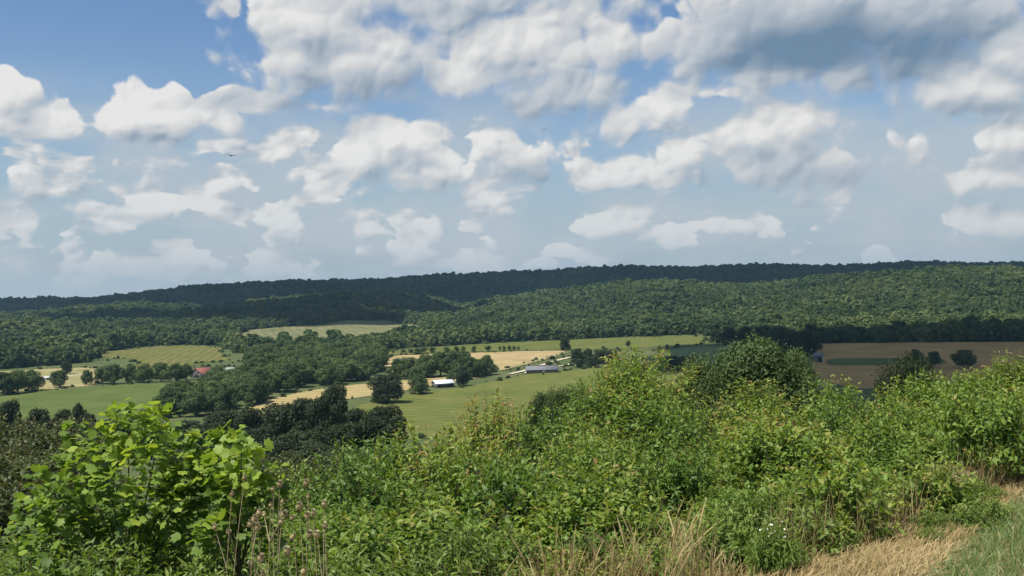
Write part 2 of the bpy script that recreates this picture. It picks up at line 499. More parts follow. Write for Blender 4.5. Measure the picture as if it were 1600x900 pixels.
FIELDS = []
def field(name, pix, material, lift=.25, wob=1.2, pts=None):
    P = pts if pts is not None else [hit(*q) for q in pix]
    P = smooth_poly(P, wob, len(FIELDS) + 3)
    FIELDS.append(P)
    bm = bmesh.new()
    bm.faces.new([bm.verts.new((p[0], p[1], 0)) for p in P])
    X = [p[0] for p in P]; Y = [p[1] for p in P]
    for ax, G, lo, hi in ((0, GX, min(X), max(X)), (1, GY, min(Y), max(Y))):
        for g in G[(G > lo) & (G < hi)]:
            co = (g, 0, 0) if ax == 0 else (0, g, 0); no = (1, 0, 0) if ax == 0 else (0, 1, 0)
            bmesh.ops.bisect_plane(bm, geom=bm.verts[:] + bm.edges[:] + bm.faces[:], plane_co=co, plane_no=no, dist=1e-4)
    v = np.array([q.co[:] for q in bm.verts]); z = T(v[:, 0], v[:, 1]) + lift
    for q, zz in zip(bm.verts, z): q.co.z = zz
    bmesh.ops.triangulate(bm, faces=bm.faces[:])
    bmesh.ops.recalc_face_normals(bm, faces=bm.faces[:])
    if sum(f.normal.z for f in bm.faces) < 0: bmesh.ops.reverse_faces(bm, faces=bm.faces[:])
    me = bpy.data.meshes.new(name); bm.to_mesh(me); bm.free()
    for p in me.polygons: p.use_smooth = True
    me.materials.append(material)
    return tag(obj(name, me), kind='structure')

def crop_mat(name, stops, rows=None, angle=0.0, rowamt=.25, scale=.03):
    m, N, out = mat(name)
    p = N.n('ShaderNodeNewGeometry').outputs['Position']
    f = N.m('ADD', N.m('MULTIPLY', N.noise(p, scale, 6, .7), .85), N.m('MULTIPLY', N.noise(p, scale * 14, 6, .75), .55))
    f = N.m('MULTIPLY_ADD', N.m('SUBTRACT', f, .70), 1.25, .5)
    if rows:
        s = N.sep(p)
        w = N.m('ADD', N.m('MULTIPLY', s[0], math.cos(angle)), N.m('MULTIPLY', s[1], math.sin(angle)))
        w = N.m('ADD', w, N.m('MULTIPLY', N.noise(p, .02, 2), 14.0))
        f = N.m('ADD', f, N.m('MULTIPLY', N.m('SINE', N.m('MULTIPLY', w, 2 * math.pi / rows)), rowamt * .5))
    N.l.new(principled(N, ramp(N, f, stops), .95, .08), out.inputs[0])
    return m
m_past = crop_mat('pasture grass', [(.25, (0.072, 0.094, 0.022)), (.5, (0.102, 0.118, 0.029)), (.75, (0.149, 0.143, 0.041))], 11., 1.1, .24)
m_past2 = crop_mat('far pasture grass', [(.3, (0.073, 0.090, 0.021)), (.5, (0.099, 0.114, 0.027)), (.7, (0.125, 0.126, 0.036))], 14., 1.4, .2)
m_past3 = crop_mat('left meadow grass', [(.3, (0.062, 0.087, 0.021)), (.5, (0.081, 0.107, 0.027)), (.7, (0.105, 0.122, 0.036))], 26., .4, .05)
m_olive = crop_mat('olive meadow', [(.3, (0.082, 0.092, 0.022)), (.5, (0.109, 0.112, 0.029)), (.7, (0.143, 0.132, 0.043))], 9., .2, .3)
m_hay = crop_mat('cut hay', [(.25, (0.209, 0.180, 0.079)), (.45, (0.342, 0.252, 0.123)), (.6, (0.437, 0.324, 0.167)), (.75, (0.285, 0.243, 0.088))], 10., 1.25, .6)
m_plough = crop_mat('harvested red brown field', [(.28, (.16, .15, .05)), (.42, (.30, .21, .10)), (.56, (.36, .25, .13)), (.72, (.43, .33, .18))], 13., 1.45, .5)
m_straw = crop_mat('pale straw pasture', [(.3, (0.136, 0.145, 0.055)), (.5, (0.238, 0.212, 0.093)), (.7, (0.306, 0.255, 0.136))], None)
m_tan = crop_mat('tan hill pasture', [(.3, (0.093, 0.104, 0.041)), (.5, (0.139, 0.139, 0.061)), (.7, (0.180, 0.162, 0.088))], 14., .3, .15)
m_soil = crop_mat('bare brown soil', [(.3, (0.265, 0.159, 0.058)), (.5, (0.343, 0.209, 0.076)), (.7, (0.421, 0.266, 0.098))], 9., 1.5, .2)
m_dirt = crop_mat('cream gravel', [(.3, (.42, .36, .24)), (.6, (.55, .49, .35))], None, scale=.2)
m_deep = crop_mat('dark clover', [(.3, (.11, .15, .055)), (.6, (.15, .19, .07))], 8., 1.3, .15)

field('pasture', [(545, 634), (620, 620), (720, 606), (800, 590), (835, 583), (930, 576), (1010, 571), (1090, 572), (1090, 640), (1000, 690), (880, 690), (700, 690), (560, 672)], m_past)
field('far_pasture', [(594, 551), (650, 546), (700, 541), (800, 535.5), (900, 530.5), (1000, 527), (1098, 524.5), (1104, 539), (1000, 544), (892, 546.5), (800, 548), (700, 551), (594, 556)], m_past2)
field('harvested_field', [(594, 557), (700, 552.5), (800, 549.5), (886, 548), (884, 552), (845, 562), (805, 572), (770, 580), (700, 580), (600, 588)], m_plough)
field('hay_field', [(385, 637), (450, 617), (520, 604.5), (600, 598), (690, 589), (760, 583), (772, 586), (700, 599), (645, 608), (560, 622), (480, 632), (400, 643)], m_hay)
field('meadow', [(-40, 619), (60, 612), (120, 607.5), (200, 601), (318, 595.5), (352, 598), (330, 612), (280, 632), (220, 652), (100, 662), (-40, 660)], m_past3)
field('olive_meadow', [(158, 558), (185, 548), (230, 542.5), (300, 540), (345, 542), (362, 550), (352, 562), (300, 571), (262, 574), (205, 572)], m_olive, wob=7.)
field('straw_pasture', [(-60, 584), (60, 577), (155, 574), (165, 592), (150, 603), (70, 609), (-60, 617)], m_straw)
field('hill_pasture', [(372, 518), (440, 512), (520, 505), (594, 498), (626, 504), (668, 515), (650, 533), (560, 542), (470, 547), (366, 545)], m_tan, lift=.6)
field('soil_field', [(1272, 538), (1330, 536), (1450, 535), (1760, 534), (1760, 612), (1600, 612), (1268, 606)], m_soil)
field('green_strip', [(1294, 561.5), (1380, 560), (1480, 561), (1480, 570), (1380, 571), (1288, 571)], m_past3, lift=.5)
field('clover_field', [(1030, 546), (1110, 541), (1190, 541), (1185, 575), (1100, 578), (1030, 568)], m_deep)

def road(name, pix, width, material, lift=.5):
    P = np.array([hit(*q) for q in pix])
    fine = np.concatenate([P[i] + (P[i + 1] - P[i]) * np.linspace(0, 1, 10, endpoint=False)[:, None] for i in range(len(P) - 1)] + [P[-1:]])
    t = np.gradient(fine, axis=0); nrm = np.stack([-t[:, 1], t[:, 0]], 1); nrm /= np.linalg.norm(nrm, axis=1)[:, None]
    wv = width * (.5 + .06 * np.sin(np.arange(len(fine)) * 1.7))[:, None]
    a = fine[:, :2] + nrm * wv; b = fine[:, :2] - nrm * wv
    V = np.concatenate([a, b]); V = np.column_stack([V, T(V[:, 0], V[:, 1]) + lift])
    n = len(fine); i = np.arange(n - 1)
    return tag(obj(name, np_mesh(name, V, np.stack([i + n, i + n + 1, i + 1, i], 1), mat=material)), kind='structure')
road('dirt_road', [(775, 580), (810, 572), (845, 563), (868, 556), (884, 550.5)], 7., m_straw)
road('driveway', [(797, 585), (815, 581), (822, 579), (850, 574), (872, 573), (898, 568)], 4.2, m_dirt, .55)
road('farm_track', [(846, 571.5), (866, 565), (892, 558.5)], 4.2, m_dirt, .6)

# ------------------------------------------------------------------ leaves and crowns
def unit(v): return v / (np.linalg.norm(v, axis=-1, keepdims=True) + 1e-9)

def frames(d, up_hint, roll):
    """leaf frames: y along d, z near up_hint, rolled"""
    y = unit(d); x = unit(np.cross(y, up_hint)); z = np.cross(x, y)
    c, s = np.cos(roll)[:, None], np.sin(roll)[:, None]
    return np.stack([x * c + z * s, y, z * c - x * s], 1)      # rows: x y z axes

def scatter(tv, tf, pos, fr, size, tint):
    """copies of a leaf template (tv, tf) at pos with frames fr, sizes (n,3)"""
    k = len(tv); n = len(pos)
    L = tv[None] * size[:, None, :]
    V = pos[:, None, :] + np.einsum('nki,nij->nkj', L, fr)
    F = (np.asarray(tf)[None] + (np.arange(n) * k)[:, None, None]).reshape(-1, np.shape(tf)[1])
    return V.reshape(-1, 3), F, np.repeat(tint, k)

LANCE_V = np.array([(0, 0, 0), (-.5, .38, .10), (.5, .38, .10), (0, .42, 0), (0, 1, -.16)], float)
LANCE_F = np.array([(0, 2, 3), (0, 3, 1), (3, 2, 4), (1, 3, 4)])
OVAL_V = np.array([(0, 0, 0), (-.42, .3, .08), (.42, .3, .08), (-.36, .68, .05), (.36, .68, .05), (0, .5, -.01), (0, 1, -.12)], float)
OVAL_F = np.array([(0, 2, 5), (0, 5, 1), (5, 2, 4), (1, 5, 3), (5, 4, 6), (3, 5, 6)])
# clump of leaves seen from afar: a bent four-cornered patch
CLUMP_V = np.array([(-.5, -.35, 0), (.35, -.5, .12), (.5, .4, -.05), (-.38, .5, .14)], float)
CLUMP_F = np.array([(0, 1, 2), (0, 2, 3)])

G_OLD, G_MID = (.022, .042, .014), (.04, .07, .02)
m_tree = leaf_mat('broadleaf crown', [(.0, (0.041, 0.068, 0.022)), (.35, (0.069, 0.106, 0.031)), (.65, (0.099, 0.141, 0.039)), (1., (0.143, 0.176, 0.054))], .22, .6, .2, obvar=.6)
m_wood_far = leaf_mat('far woodland crown', [(.0, (.042, .074, .030)), (.35, (.070, .110, .040)), (.65, (.105, .146, .050)), (1., (.160, .190, .068))], .32, .7, .15, patch=1.9, obvar=.55)
m_dark = leaf_mat('dark hedgerow crown', [(.0, (0.020, 0.031, 0.012)), (.5, (0.036, 0.052, 0.018)), (1., (0.057, 0.075, 0.025))], .2, .6, .2, obvar=.3)
m_thick = leaf_mat('thicket leaf', [(.0, (.062, .120, .022)), (.3, (.108, .192, .031)), (.6, (.165, .250, .040)), (.8, (.24, .29, .050)), (.93, (.29, .26, .07)), (1., (.30, .19, .08))], .38, .5, .3, obvar=.45)
m_weed = leaf_mat('weed leaf', [(.0, (0.068, 0.121, 0.022)), (.4, (0.126, 0.200, 0.035)), (.75, (0.189, 0.257, 0.050)), (1., (0.284, 0.304, 0.075))], .36, .5, .3, obvar=.2)
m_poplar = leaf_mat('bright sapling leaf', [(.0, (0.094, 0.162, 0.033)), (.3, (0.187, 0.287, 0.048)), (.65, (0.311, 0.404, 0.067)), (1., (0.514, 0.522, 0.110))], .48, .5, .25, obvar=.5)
m_brownbush = leaf_mat('dull bush leaf', [(.0, (.034, .054, .020)), (.45, (.065, .090, .032)), (.8, (.105, .120, .046)), (1., (.14, .105, .055))], .25, .55, .25, obvar=.3)
m_bark = plain_mat('grey brown bark', (.10, .082, .062), .95, .35, 9.)
m_stem = plain_mat('green brown stem', (.10, .095, .045), .85, .3, 20.)

def crown_mesh(name, seed, nclump, size, lobes=14, flat=.85, wid=.5, base=.18, material=None, up=.35, tall=1.0, ragged=.12):
    """crown of height ~1 standing on z=0 (trunk below), built of leaf clumps over uneven lobes"""
    r = np.random.default_rng(seed)
    C = []
    for i in range(lobes):
        t = (i + .5) / lobes
        zz = base + .12 + (1 - base - .24) * t
        rad = wid * math.sqrt(max(.06, 1 - ((t - .42) / .66) ** 2)) * r.uniform(.4, .85)
        an = i * 2.4 + r.uniform(-.5, .5)
        rr = r.uniform(.16, .27) * (1.1 - .35 * t)
        C.append((rad * math.cos(an), rad * math.sin(an), zz, rr))
    C.append((0, 0, .55, .30)); C.append((0, 0, .8, .2))
    C = np.array(C)
    w = C[:, 3] ** 2; idx = r.choice(len(C), nclump, p=w / w.sum())
    d = unit(r.normal(size=(nclump, 3)) + np.array([0, 0, .25]))
    rad = C[idx, 3] * (r.uniform(.55, 1.0, nclump) ** .5) * (1 + ragged * r.normal(size=nclump))
    pos = C[idx, :3] + d * rad[:, None] * np.array([1, 1, flat])
    # keep the shell: drop clumps deep inside other lobes
    dd = np.linalg.norm((pos[:, None] - C[None, :, :3]) / np.array([1, 1, flat]), axis=2) / C[None, :, 3]
    keep = (dd < .72).sum(1) < 2
    pos, d = pos[keep], d[keep]; n = len(pos)
    nrm = unit(d * .9 + np.array([0, 0, up]) + r.normal(size=(n, 3)) * .55)
    t1 = unit(np.cross(nrm, r.normal(size=(n, 3)))); t2 = np.cross(nrm, t1)
    fr = np.stack([t1, t2, nrm], 1)
    s = size * r.uniform(.6, 1.35, n)
    tint = np.clip(.42 + .16 * r.normal(size=n), 0, 1)
    V, F, ti = scatter(CLUMP_V, CLUMP_F, pos, fr, np.stack([s, s * r.uniform(.7, 1.2, n), s], 1), tint)
    V[:, 2] *= tall
    return np_mesh(name, V, F, ti, material)

def trunk_mesh(name, seed, h=.55, rad=.03, limbs=6, spread=.3):
    r = np.random.default_rng(seed); b = MB()
    z = np.linspace(-.03, h, 7); off = np.cumsum(r.normal(0, .008, (7, 2)), 0)
    pts = np.column_stack([off[:, 0], off[:, 1], z]); b.tube(pts, np.linspace(rad * 1.25, rad * .35, 7), 7)
    for i in range(limbs):
        k = r.integers(2, 6); a = i * 2.4 + r.uniform(-.4, .4)
        L = spread * r.uniform(.7, 1.15)
        t = np.linspace(0, 1, 5)[:, None]
        p = pts[k] + t * np.array([math.cos(a) * L, math.sin(a) * L, L * .75]) + (t ** 2) * np.array([0, 0, .08])
        b.tube(p, np.linspace(rad * .55, rad * .12, 5), 5)
    return b.mesh(name, m_bark, True)

TREE = {}
for i in range(6):
    TREE['mid%d' % i] = (trunk_mesh('trunk', 40 + i), crown_mesh('crown', 50 + i, 5600, .041, lobes=10 + 2 * (i % 3), wid=.42 + .05 * (i % 3), base=.06 + .05 * (i % 2), material=m_tree))
for i in range(4):
    TREE['dark%d' % i] = (trunk_mesh('trunk', 60 + i), crown_mesh('crown', 70 + i, 9500, .033, lobes=14, wid=.46, base=.03, material=m_dark))
for i in range(3):
    TREE['fine%d' % i] = (trunk_mesh('trunk', 80 + i), crown_mesh('crown', 90 + i, 42000, .0165, lobes=24, wid=.5, base=.02, material=m_tree if i != 1 else m_dark, ragged=.2))
for i in range(3):
    TREE['small%d' % i] = (trunk_mesh('trunk', 100 + i, limbs=4), crown_mesh('crown', 110 + i, 500, .13, lobes=6, wid=.42, base=.2, material=m_tree))
TREE['con'] = (trunk_mesh('trunk', 120, h=.8, limbs=0), None)
def conifer_crown():
    r = np.random.default_rng(4); n = 500
    z = r.uniform(.06, 1, n) ** 1.1; a = r.uniform(0, 6.28, n); R = .26 * (1.03 - z) * r.uniform(.75, 1.1, n)
    pos = np.column_stack([R * np.cos(a), R * np.sin(a), z])
    nrm = unit(np.column_stack([np.cos(a), np.sin(a), np.full(n, .6)]) + r.normal(size=(n, 3)) * .4)
    t1 = unit(np.cross(nrm, r.normal(size=(n, 3)))); fr = np.stack([t1, np.cross(nrm, t1), nrm], 1)
    s = .09 * r.uniform(.6, 1.3, n)
    V, F, ti = scatter(CLUMP_V, CLUMP_F, pos, fr, np.stack([s, s, s], 1), np.clip(.35 + .15 * r.normal(size=n), 0, 1))
    return np_mesh('crown', V, F, ti, m_dark)
TREE['con'] = (TREE['con'][0], conifer_crown())

def tree(kind, loc, h, w=1.0, label='', group='', name='tree'):
    """one tree: trunk and crown under one root, h = height in metres"""
    tr, cr_m = TREE[kind]
    z = float(T(loc[0], loc[1]))
    e = empty(name, (loc[0], loc[1], z - .02), random.uniform(0, 6.28), (h * w, h * w, h))
    obj('trunk', tr, e); obj('crown', cr_m, e)
    return tag(e, label, 'tree', group)

def pix_tree(kind, px, pyb, hpx, wpx=None, **kw):
    p = hit(px, pyb); d = math.hypot(p[0], p[1]); h = hpx * d / FPX
    w = 1.0 if wpx is None else (wpx / hpx) / .98
    return tree(kind, p, h, w, **kw)

ORD = ['first', 'second', 'third', 'fourth', 'fifth', 'sixth', 'seventh', 'eighth', 'ninth', 'tenth', 'eleventh', 'twelfth', 'thirteenth', 'fourteenth', 'fifteenth', 'sixteenth']

def scatter_px(pix, spacing, seed, jitter=.35):
    """even scatter of ground points inside a photo-pixel polygon"""
    P = [hit(*q) for q in pix]
    X = [p[0] for p in P]; Y = [p[1] for p in P]; r = np.random.default_rng(seed); out = []
    for j, y in enumerate(np.arange(min(Y), max(Y), spacing * .87)):
        for x in np.arange(min(X) + (j % 2) * spacing / 2, max(X), spacing):
            q = (x + r.normal(0, jitter * spacing), y + r.normal(0, jitter * spacing))
            if inpoly(np.array([q[0]]), np.array([q[1]]), P)[0]: out.append(q)
    return out

MIDK = ['mid%d' % i for i in range(6)]; DARKK = ['dark%d' % i for i in range(4)]
# the wood between the olive meadow and the cut hay strip
for q in scatter_px([(350, 606), (400, 588), (372, 575), (400, 562), (470, 552), (590, 549), (600, 572), (592, 594), (520, 601), (470, 609), (425, 618)], 14.5, 1):
    tree(random.choice(MIDK), q, random.uniform(11, 18), random.uniform(.9, 1.2), 'broadleaf tree in the wood bordering the cut hay strip', 'trees of the wood behind the hay strip', 'broadleaf_tree')
# dark belt along the left meadow
for q in scatter_px([(255, 640), (300, 620), (352, 606), (425, 619), (400, 632), (330, 650), (260, 655)], 12, 2):
    tree(random.choice(MIDK), q, random.uniform(10, 16), random.uniform(.9, 1.2), 'broadleaf tree in the belt at the end of the left meadow', 'trees of the belt beside the meadow', 'broadleaf_tree')
# big dark trees below the overlook, before the hay strip
for (px, d, top, wpx) in [(300, 360, 655, 75), (345, 350, 640, 80), (395, 345, 635, 80), (440, 335, 630, 85), (478, 330, 622, 80), (522, 345, 600, 62),
                          (505, 320, 618, 70), (560, 330, 636, 70), (600, 325, 632, 72), (585, 300, 650, 80), (330, 300, 660, 80), (540, 290, 660, 80),
                          (400, 290, 668, 90), (470, 280, 672, 90), (290, 280, 668, 70), (430, 250, 690, 90), (500, 240, 692, 90), (360, 240, 690, 90), (570, 240, 700, 90)]:
    p = at_depth(px, top, d); g = float(T(p[0], p[1]))
    h = p[2] - g; w = (wpx * d / FPX) / h
    tree(random.choice(DARKK), p, h, w, 'tall dark tree in the clump before the tan hay strip', 'dark trees clumped below the hay strip', 'dark_tree')
# copse behind the white roofed barn
for (px, pyb, h, w) in [(622, 589, 30, 30), (640, 591, 34, 34), (657, 588, 30, 30), (668, 590, 38, 34), (688, 588, 40, 36), (706, 588, 42, 36), (724, 588, 40, 34),
                        (735, 590, 34, 30), (760, 586, 32, 34), (748, 588, 28, 28), (650, 594, 22, 26), (716, 592, 26, 26)]:
    pix_tree(random.choice(MIDK), px, pyb, h, w, label='round topped tree in the copse behind the barn', group='trees of the copse behind the barn', name='broadleaf_tree')
pix_tree('dark1', 604, 630, 46, 56, label='wide dark tree standing alone beside the hay strip', name='broadleaf_tree')
pix_tree('mid2', 655, 616, 32, 32, label='compact tree touching the left end of the barn', name='broadleaf_tree')
pix_tree('dark2', 723, 603, 32, 24, label='upright dark tree at the right end of the barn', name='broadleaf_tree')
pix_tree('mid4', 704, 598, 14, 14, label='small bushy tree behind the right end of the barn', name='broadleaf_tree')
# little orchard row on the edge of the far pasture
for k, (px, h, w) in enumerate([(614, 5, 5), (630, 6, 9), (642, 7, 12), (652, 8, 12), (663, 8, 12), (676, 8, 11), (698, 9, 12), (713, 9, 10), (724, 9, 8), (741, 9, 9), (762, 9, 13), (781, 8, 6), (788, 8, 7), (796, 8, 7), (803, 8, 7), (810, 7, 6)]):
    pix_tree(random.choice(['small0', 'small1', 'small2']), px, 552.5 - (px - 600) * .023, h, w, label='small round tree, %s from the dirt road end of the far pasture row' % ORD[15 - k], group='row of small trees by the far pasture', name='orchard_tree')
pix_tree('dark0', 882, 547, 21, 19, label='single full tree at the end of the dirt road', name='broadleaf_tree')
for k, (px, pyb, h, w) in enumerate([(902, 574, 30, 24), (918, 571, 26, 24), (938, 568, 22, 26), (956, 566, 20, 24), (926, 574, 18, 24)]):
    pix_tree(random.choice(DARKK), px, pyb, h, w, label=['tallest bushy dark tree of the group beside the grey farmhouse', 'second bushy dark tree from the farmhouse in its tree group', 'wide dark tree in the middle of the group beside the farmhouse', 'outermost dark tree of the farmhouse group, next to the clover field', 'low dark tree at the pasture side of the farmhouse group'][k], group='trees beside the farmhouse', name='broadleaf_tree')
pix_tree('small1', 981, 543, 11, 9, label='lone small tree standing out in the far pasture', name='orchard_tree')
for k in range(11):
    f = k / 10.
    pix_tree('con', 812 + f * 72, 577 - f * 25.5, 4.4, 3.2, label='tiny young conifer, %s from the farmhouse in the line along the dirt road' % ORD[k], group='young conifers along the dirt road', name='young_conifer')
pix_tree('small0', 798, 580, 5, 4, label='tiny bush left of the farmhouse beyond the driveway', name='bush')
pix_tree('small2', 809, 580, 7, 8, label='low round tree between driveway and farmhouse', name='bush')
pix_tree('small0', 882, 575, 6, 5, label='little tree on the lawn right of the farmhouse', name='bush')
pix_tree('small1', 849, 586, 4, 4, label='low shrub in front of the farmhouse wall', name='bush')
# trees round the far left farm
for ko, (px, pyb, h, w, k) in enumerate([(6, 618, 34, 36, 'mid0'), (28, 615, 34, 34, 'mid1'), (50, 611, 30, 28, 'mid2'), (93, 606, 26, 26, 'mid3'), (104, 585, 20, 16, 'dark1'),
                           (136, 601, 22, 18, 'mid4'), (160, 600, 26, 26, 'mid5'), (178, 600, 30, 28, 'mid1'), (205, 598, 26, 24, 'mid0'), (225, 598, 28, 26, 'mid2'),
                           (252, 597, 30, 30, 'mid3'), (275, 596, 28, 26, 'mid4'), (291, 594, 24, 22, 'mid5'), (340, 595, 22, 36, 'mid0'), (348, 594, 14, 22, 'dark2')]):
    pix_tree(k, px, pyb, h, w, label=('tree, %s from the red roofed barn in the ragged row along the meadow' % ORD[12 - ko]) if ko < 13 else ['wide tree between the red roofed barn and the grey shed', 'low dark tree at the grey shed behind the meadow'][ko - 13], group='trees along the left meadow', name='broadleaf_tree')
for (px, d, top, wpx) in [(14, 330, 624, 44), (66, 340, 636, 50), (95, 330, 638, 40), (124, 360, 628, 26), (132, 330, 645, 45), (200, 350, 632, 32), (215, 340, 640, 34), (235, 330, 648, 40), (40, 300, 655, 60), (160, 300, 656, 60)]:
    p = at_depth(px, top, d); h = p[2] - float(T(p[0], p[1]))
    tree(random.choice(DARKK), p, h, (wpx * d / FPX) / h * 1.15, 'dark tree at the near edge of the left meadow', 'dark trees on the near side of the left meadow', 'dark_tree')
# right: big trees just down the slope, and small ones on the bare field
for (px, d, top, wpx, k, lab) in [(1170, 100, 527, 190, 'fine0', 'big full crowned tree rising behind the thicket, beside the brown field'),
                                  (1090, 92, 556, 90, 'fine2', 'lower rounded tree leaning against the big full crowned tree'),
                                  (1235, 108, 545, 90, 'fine2', 'medium tree at the brown field side of the big full crowned tree'),
                                  (1420, 88, 550, 104, 'fine1', 'dome shaped dark tree rising before the bare brown field')]:
    p = at_depth(px, top, d); h = p[2] - float(T(p[0], p[1]))
    tree(k, p, h, (wpx * d / FPX) / h, lab, None, 'broadleaf_tree')
pix_tree('mid3', 1460, 572, 22, 20, label='small dark tree on the bare field next to the dome shaped tree', name='broadleaf_tree')
pix_tree('mid1', 1506, 576, 28, 30, label='small round tree standing alone on the bare brown field', name='broadleaf_tree')
pix_tree('mid5', 1432, 575, 27, 24, label='tree on the bare field half hidden by the dome shaped tree', name='broadleaf_tree')
for (px, pyb, h, w) in [(1258, 556, 40, 36), (1240, 552, 34, 34), (1222, 548, 32, 34), (1270, 548, 26, 28), (1120, 536, 22, 24), (1140, 537, 26, 28), (1165, 538, 28, 30), (1190, 540, 30, 30), (1050, 578, 22, 30), (1072, 580, 24, 30)]:
    pix_tree(random.choice(DARKK), px, pyb, h, w, label='dark tree at the corner between far pasture and brown field', group='trees between pasture and brown field', name='broadleaf_tree')
pix_tree('mid2', 632, 512, 9, 9, label='lone dark tree on the tan hill pasture', name='broadleaf_tree')
for (px, d, top, wpx) in [(848, 120, 612, 26), (874, 118, 606, 30), (900, 122, 604, 28)]:
    p = at_depth(px, top, d); h = p[2] - float(T(p[0], p[1]))
    tree('fine2', p, h, max((wpx * d / FPX) / h * 1.6, .45), 'dark slope tree whose top peeks over the thicket before the pasture', 'slope trees before the pasture', 'broadleaf_tree')

# ------------------------------------------------------------------ the wooded hills: too many trees to count
def visible_filter(x, y, z, top=17.0):
    nb = 500; A = np.linspace(-.75, .75, nb); D = np.arange(300, 4800, 12.)
    ang = np.empty((nb, len(D)))
    for i, a in enumerate(A):
        xx, yy = D * math.sin(a), D * math.cos(a)
        ang[i] = np.maximum.accumulate((T(xx, yy) - CAM[2]) / D)
    a = np.arctan2(x, y); d = np.hypot(x, y)
    ia = np.clip(((a + .75) / 1.5 * (nb - 1)).round().astype(int), 0, nb - 1)
    idd = np.clip(((d - 300) / 12).astype(int) - 2, 0, len(D) - 1)
    return (z + top - CAM[2]) / d > ang[ia, idd] - .004

def forest_points():
    out = []
    r = np.random.default_rng(21)
    for y0, y1, sp in ((700, 1500, 9.0), (1500, 2300, 9.5), (2300, 3500, 11.0)):
        yy = np.arange(y0, y1, sp)
        for j, y in enumerate(yy):
            xm = .62 * y + 150
            x = np.arange(-xm, xm, sp) + (j % 2) * sp / 2
            out.append(np.column_stack([x + r.normal(0, .3 * sp, len(x)), y + r.normal(0, .3 * sp, len(x))]))
    P = np.concatenate(out); x, y = P[:, 0], P[:, 1]
    keep = np.ones(len(P), bool)
    for F in FIELDS: keep &= ~inpoly(x, y, F)
    # open valley floor: woods only beyond the far fields, and on the left beyond the olive meadow
    c1 = [hit(*q)[:2] for q in [(-250, 585), (0, 578), (148, 566), (165, 552), (190, 545), (250, 540), (345, 540), (366, 552), (400, 556), (600, 548)]]
    c2 = [hit(*q)[:2] for q in [(600, 547), (800, 534.5), (1000, 526), (1100, 523), (1180, 536), (1272, 537), (1600, 533.5), (1900, 533)]]
    C = np.array(c1 + c2); C = C[np.argsort(np.arctan2(C[:, 0], C[:, 1]))]
    lim = np.interp(np.arctan2(x, y), np.arctan2(C[:, 0], C[:, 1]), np.hypot(C[:, 0], C[:, 1]))
    keep &= np.hypot(x, y) > lim + 4
    # a few gaps
    keep &= (vnoise(x, y, 95., 9) > -.74) & (r.uniform(size=len(x)) > .05)
    P = P[keep]; z = T(P[:, 0], P[:, 1])
    v = visible_filter(P[:, 0], P[:, 1], z)
    return np.column_stack([P, z])[v]
FP = forest_points()

src = bpy.data.collections.new('far_tree_kinds')
for i in range(6):
    me = crown_mesh('far_crown', 200 + i, 620, .145, lobes=9 + i % 3, wid=.40 + .04 * (i % 3), base=-.02, material=m_wood_far, up=.45, ragged=.16)
    o = bpy.data.objects.new('far_tree', me); src.objects.link(o)

fm = np_mesh('forest', FP, np.zeros((0, 3), int)) if False else bpy.data.meshes.new('forest')
fm.vertices.add(len(FP)); fm.vertices.foreach_set('co', FP.astype(np.float32).ravel())
r = np.random.default_rng(8)
a = fm.attributes.new('size', 'FLOAT_VECTOR', 'POINT')
hh = 13.0 * (1 + .27 * r.normal(size=len(FP))).clip(.5, 1.75); hh = hh * (1 + .22 * vnoise(FP[:, 0], FP[:, 1], 38., 6)); ww = hh * r.uniform(.75, 1.25, len(FP))
a.data.foreach_set('vector', np.column_stack([ww, ww, hh]).astype(np.float32).ravel())
a = fm.attributes.new('spin', 'FLOAT_VECTOR', 'POINT')
a.data.foreach_set('vector', np.column_stack([r.normal(0, .05, len(FP)), r.normal(0, .05, len(FP)), r.uniform(0, 6.28, len(FP))]).astype(np.float32).ravel())
fm.update()
forest = tag(obj('forest', fm), 'dense green woodland covering the hills beyond the fields', 'forest', kind='stuff')
gn = bpy.data.node_groups.new('forest_trees', 'GeometryNodeTree')
gn.interface.new_socket('Geometry', in_out='INPUT', socket_type='NodeSocketGeometry')
gn.interface.new_socket('Geometry', in_out='OUTPUT', socket_type='NodeSocketGeometry')
gi = gn.nodes.new('NodeGroupInput'); go = gn.nodes.new('NodeGroupOutput')
ci = gn.nodes.new('GeometryNodeCollectionInfo'); ci.inputs['Collection'].default_value = src
ci.inputs['Separate Children'].default_value = True; ci.inputs['Reset Children'].default_value = True
ip = gn.nodes.new('GeometryNodeInstanceOnPoints'); ip.inputs['Pick Instance'].default_value = True
def named(n):
    q = gn.nodes.new('GeometryNodeInputNamedAttribute'); q.data_type = 'FLOAT_VECTOR'; q.inputs['Name'].default_value = n; return q.outputs[0]
gn.links.new(gi.outputs[0], ip.inputs['Points']); gn.links.new(ci.outputs[0], ip.inputs['Instance'])
gn.links.new(named('size'), ip.inputs['Scale'])
er = gn.nodes.new('FunctionNodeEulerToRotation'); gn.links.new(named('spin'), er.inputs[0]); gn.links.new(er.outputs[0], ip.inputs['Rotation'])
gn.links.new(ip.outputs[0], go.inputs[0])
md = forest.modifiers.new('trees', 'NODES'); md.node_group = gn
